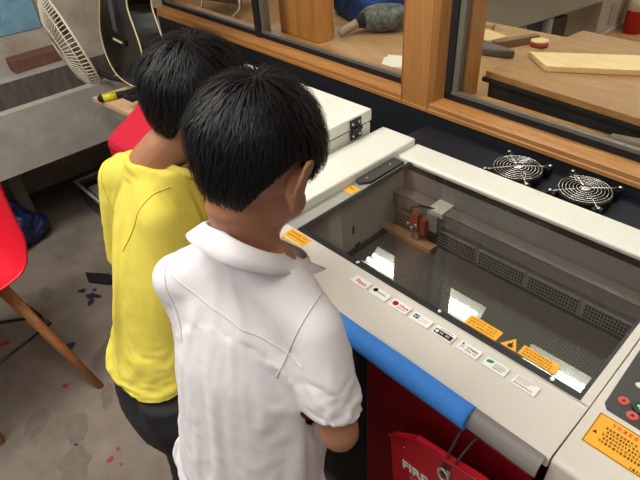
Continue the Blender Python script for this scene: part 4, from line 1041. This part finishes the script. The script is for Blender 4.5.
# yoke and sleeve seams, placket
def sleeve_seams(sm, B, m):
    for sd, S in ((1, B['shR']), (-1, B['shL'])):
        R, F, U = B['R']*sd, B['FW'], B['UP']; c = S-R*.016
        sm('sleeve_seam', c, R-U*.35, lambda p, c=c, R=R, F=F, U=U: (p-c).length < .105 and (p-c).dot(F) < .035 and (p-c).dot(U) > -.075, lambda p, c=c, F=F, U=U: math.atan2((p-c).dot(F), (p-c).dot(U)+.02), .0009, m)
y0, y1 = V((-.690, .245, 1.160)), V((-.46, .35, 1.076))
wseam('yoke_seam', y0, (y1-y0).cross(W['FW']-W['UP']*.25), lambda p: (p-W['nb']).dot(W['FW']) < -.01 and -.125 < (p-W['nb']).dot(W['R']) < .135, lambda p: (p-W['nb']).dot(W['R']), .0009, SEAM)
sleeve_seams(wseam, W, SEAM)
# collar
def collar(W, root, shirt):
    R, F, U = W['R'], W['FW'], W['UP']; t, q = math.radians(30), math.radians(10)
    UP = (U*math.cos(t)+F*math.sin(t)).normalized(); UP = (UP+R*math.sin(q)).normalized(); R = (R-UP*R.dot(UP)).normalized(); FW = UP.cross(R)
    nc = W['nb']-F*.016+U*.010
    k = MB(); n = 64; vs = []; fs = []; m_ = 6
    for i in range(n+1):
        a = math.radians(-132+264*i/n)              # 0 = back of the neck
        f = abs(a)/math.radians(132); d = R*math.sin(a)-FW*math.cos(a)
        tip = max(0, (f-.66)/.34)**1.3; wv = .0015*math.sin(a*5)
        top = nc+d*(.060+.004*f)+UP*(.024-.020*f)
        bot = nc+d*(.079+.006*f+.056*tip+wv)+UP*(-.008-.004*f+.002*tip)+FW*(.006*tip)
        inn = nc+d*(.054+.003*f)-UP*.006
        vs += [inn, top-d*.003-UP*.0015, top+UP*.001, top+d*.0035-UP*.0015, top.lerp(bot, .5)+d*.0012, bot]
    for i in range(n):
        for j in range(m_-1): fs.append((i*m_+j, i*m_+j+1, (i+1)*m_+j+1, (i+1)*m_+j))
    k.add(vs, fs); o = k.build('collar', SHIRT, shirt, True, solid=.0018, off=W['off']); return o
collar(W, wr_, wsh)

yellow = dict(label='boy in a yellow T-shirt and black trousers standing behind the boy in white', seed=11, feet=(-.85, .235), az=rad(86), haz=rad(82), hpitch=rad(30),
    head=(-.862, .468, 1.298), hs=1.02, neck=(-.902, .374, 1.202), hip=(-.842, .212, .70), shirt_hip=(-.872, .182, .70), shR=(-.828, .325, 1.130), shL=(-1.025, .342, 1.135),
    elR=(-.80, .285, .89), wrR=(-.83, .455, .90), elL=(-1.06, .30, .90), wrL=(-1.0, .46, .915), palm=(.2, .3, -1), skin=SKIN2, curl=.7,
    torso=[(.62, .13, .095, 0), (.74, .130, .10, .08), (.86, .122, .092, .32), (1.0, .124, .092, .6), (1.08, .125, .09, .8), (1.14, .10, .075, .92), (1.18, .06, .055, 1.)],
    shirt=[(.64, .172, .150, -.08), (.74, .170, .148, .06), (.84, .166, .140, .28), (.95, .158, .130, .50), (1.04, .146, .110, .70), (1.10, .130, .094, .84), (1.15, .100, .076, .95), (1.205, .068, .060, 1.02)],
    shr=.050, slr=.062, sleeve=.225, cloth=dict(frames=36, bend=2., tens=20., grow=-.02), wr=.002, folds=[(.06, -.10, .05, -.45, .013, .012, -1), (.10, -.15, .02, -.34, .014, .010, -1), (.03, -.2, -.05, -.44, .016, .009, -1), (.14, -.1, .12, -.30, .012, .008, 1), (-.02, -.12, .08, -.3, .012, .008, -1)], flare=(.012, -.020, 0),
    hems=[(lambda f, r: True, .79)], ncoff=(-.004, .004, .004), nslope=.6, nr=.070, top='t_shirt', topmat=YEL, strands=9000, cap=(.086, .100, .098), nape=-.090, fluff=1.1)
yr_, ysh, yseam, Yp_ = make_person(yellow)
def Yp(x, y, z): return Yp_['nb']+Yp_['R']*x+Yp_['FW']*y+Yp_['UP']*z
sleeve_seams(yseam, Yp_, mat('yellow_seam', (200, 184, 74), .9))
# crew neck rib
k = MB(); rg = []; nn_ = Yp_['nn']; nc_ = Yp_['nc']; ux = Yp_['R']; ux = (ux-nn_*ux.dot(nn_)).normalized(); uy = nn_.cross(ux)
pol = [(math.atan2((p-nc_).dot(uy), (p-nc_).dot(ux)), math.hypot((p-nc_).dot(ux), (p-nc_).dot(uy)), (p-nc_).dot(nn_)) for p in Yp_['loop']]
for i in range(64):
    a_ = 2*math.pi*i/64; ws_ = [(math.exp(-(((a_-q[0]+math.pi) % (2*math.pi)-math.pi)/.22)**2), q) for q in pol]; t_ = sum(x[0] for x in ws_)
    r_ = sum(x[0]*x[1][1] for x in ws_)/t_+.006; z_ = sum(x[0]*x[1][2] for x in ws_)/t_; d = ux*math.cos(a_)+uy*math.sin(a_); p = nc_+d*r_+nn_*z_
    rg.append([p+d*.005-nn_*.008, p+d*.0045+nn_*.002, p-d*.002+nn_*.010, p-d*.0045+nn_*.010, p+d*.0005+nn_*.0, p+d*.001-nn_*.008])
k.loft(rg, closed=True); k.build('neck_rib', YELR, ysh, True)

# ------------------------------------------------------------------ LIGHT
def area(name, loc, rot, sx, sy, power, col=(1, .96, .9)):
    l = bpy.data.lights.new(name, 'AREA'); l.shape = 'RECTANGLE'; l.size = sx; l.size_y = sy; l.energy = power; l.color = col
    o = bpy.data.objects.new(name, l); C.objects.link(o); o.location = loc; o.rotation_euler = rot; return o
area('room_light', (-.9, .1, 2.72), (0, 0, 0), 2.2, .5, 27)
area('room_light', (-.7, -1.0, 2.72), (0, 0, 0), 2.2, .5, 17)
area('room_light', (-1.7, -.4, 2.72), (0, 0, 0), .6, 1.6, 40)  # added fill light, brightens the sink side of the room
area('next_room_light', (-1., 5.6, 2.95), (0, 0, 0), 3.5, 1.2, 90)
area('next_room_light', (-4.8, 4., 2.95), (0, 0, 0), 2., 2, 50)
w = bpy.data.worlds.new('World'); sc.world = w; w.use_nodes = True
w.node_tree.nodes['Background'].inputs[0].default_value = (1, .95, .9, 1); w.node_tree.nodes['Background'].inputs[1].default_value = .37

# ------------------------------------------------------------------ CAMERA
cam = bpy.data.cameras.new('camera'); co = bpy.data.objects.new('camera', cam); C.objects.link(co)
cam.sensor_width = 36; cam.lens = 530.73/640*36; cam.clip_start = .02
yaw, pitch, roll = -.85209, .66375, -.07113
fw = V((math.sin(yaw)*math.cos(pitch), math.cos(yaw)*math.cos(pitch), -math.sin(pitch))); r = fw.cross(V((0, 0, 1))).normalized(); u = r.cross(fw)
r2 = r*math.cos(roll)+u*math.sin(roll); u2 = -r*math.sin(roll)+u*math.cos(roll)
co.matrix_world = Matrix(((r2.x, u2.x, -fw.x, 0), (r2.y, u2.y, -fw.y, 0), (r2.z, u2.z, -fw.z, 1.70), (0, 0, 0, 1)))
sc.camera = co
sc.view_settings.view_transform = 'Standard'; sc.view_settings.look = 'None'; sc.view_settings.exposure = 0.
sc.cycles.max_bounces = 10; sc.cycles.transparent_max_bounces = 16
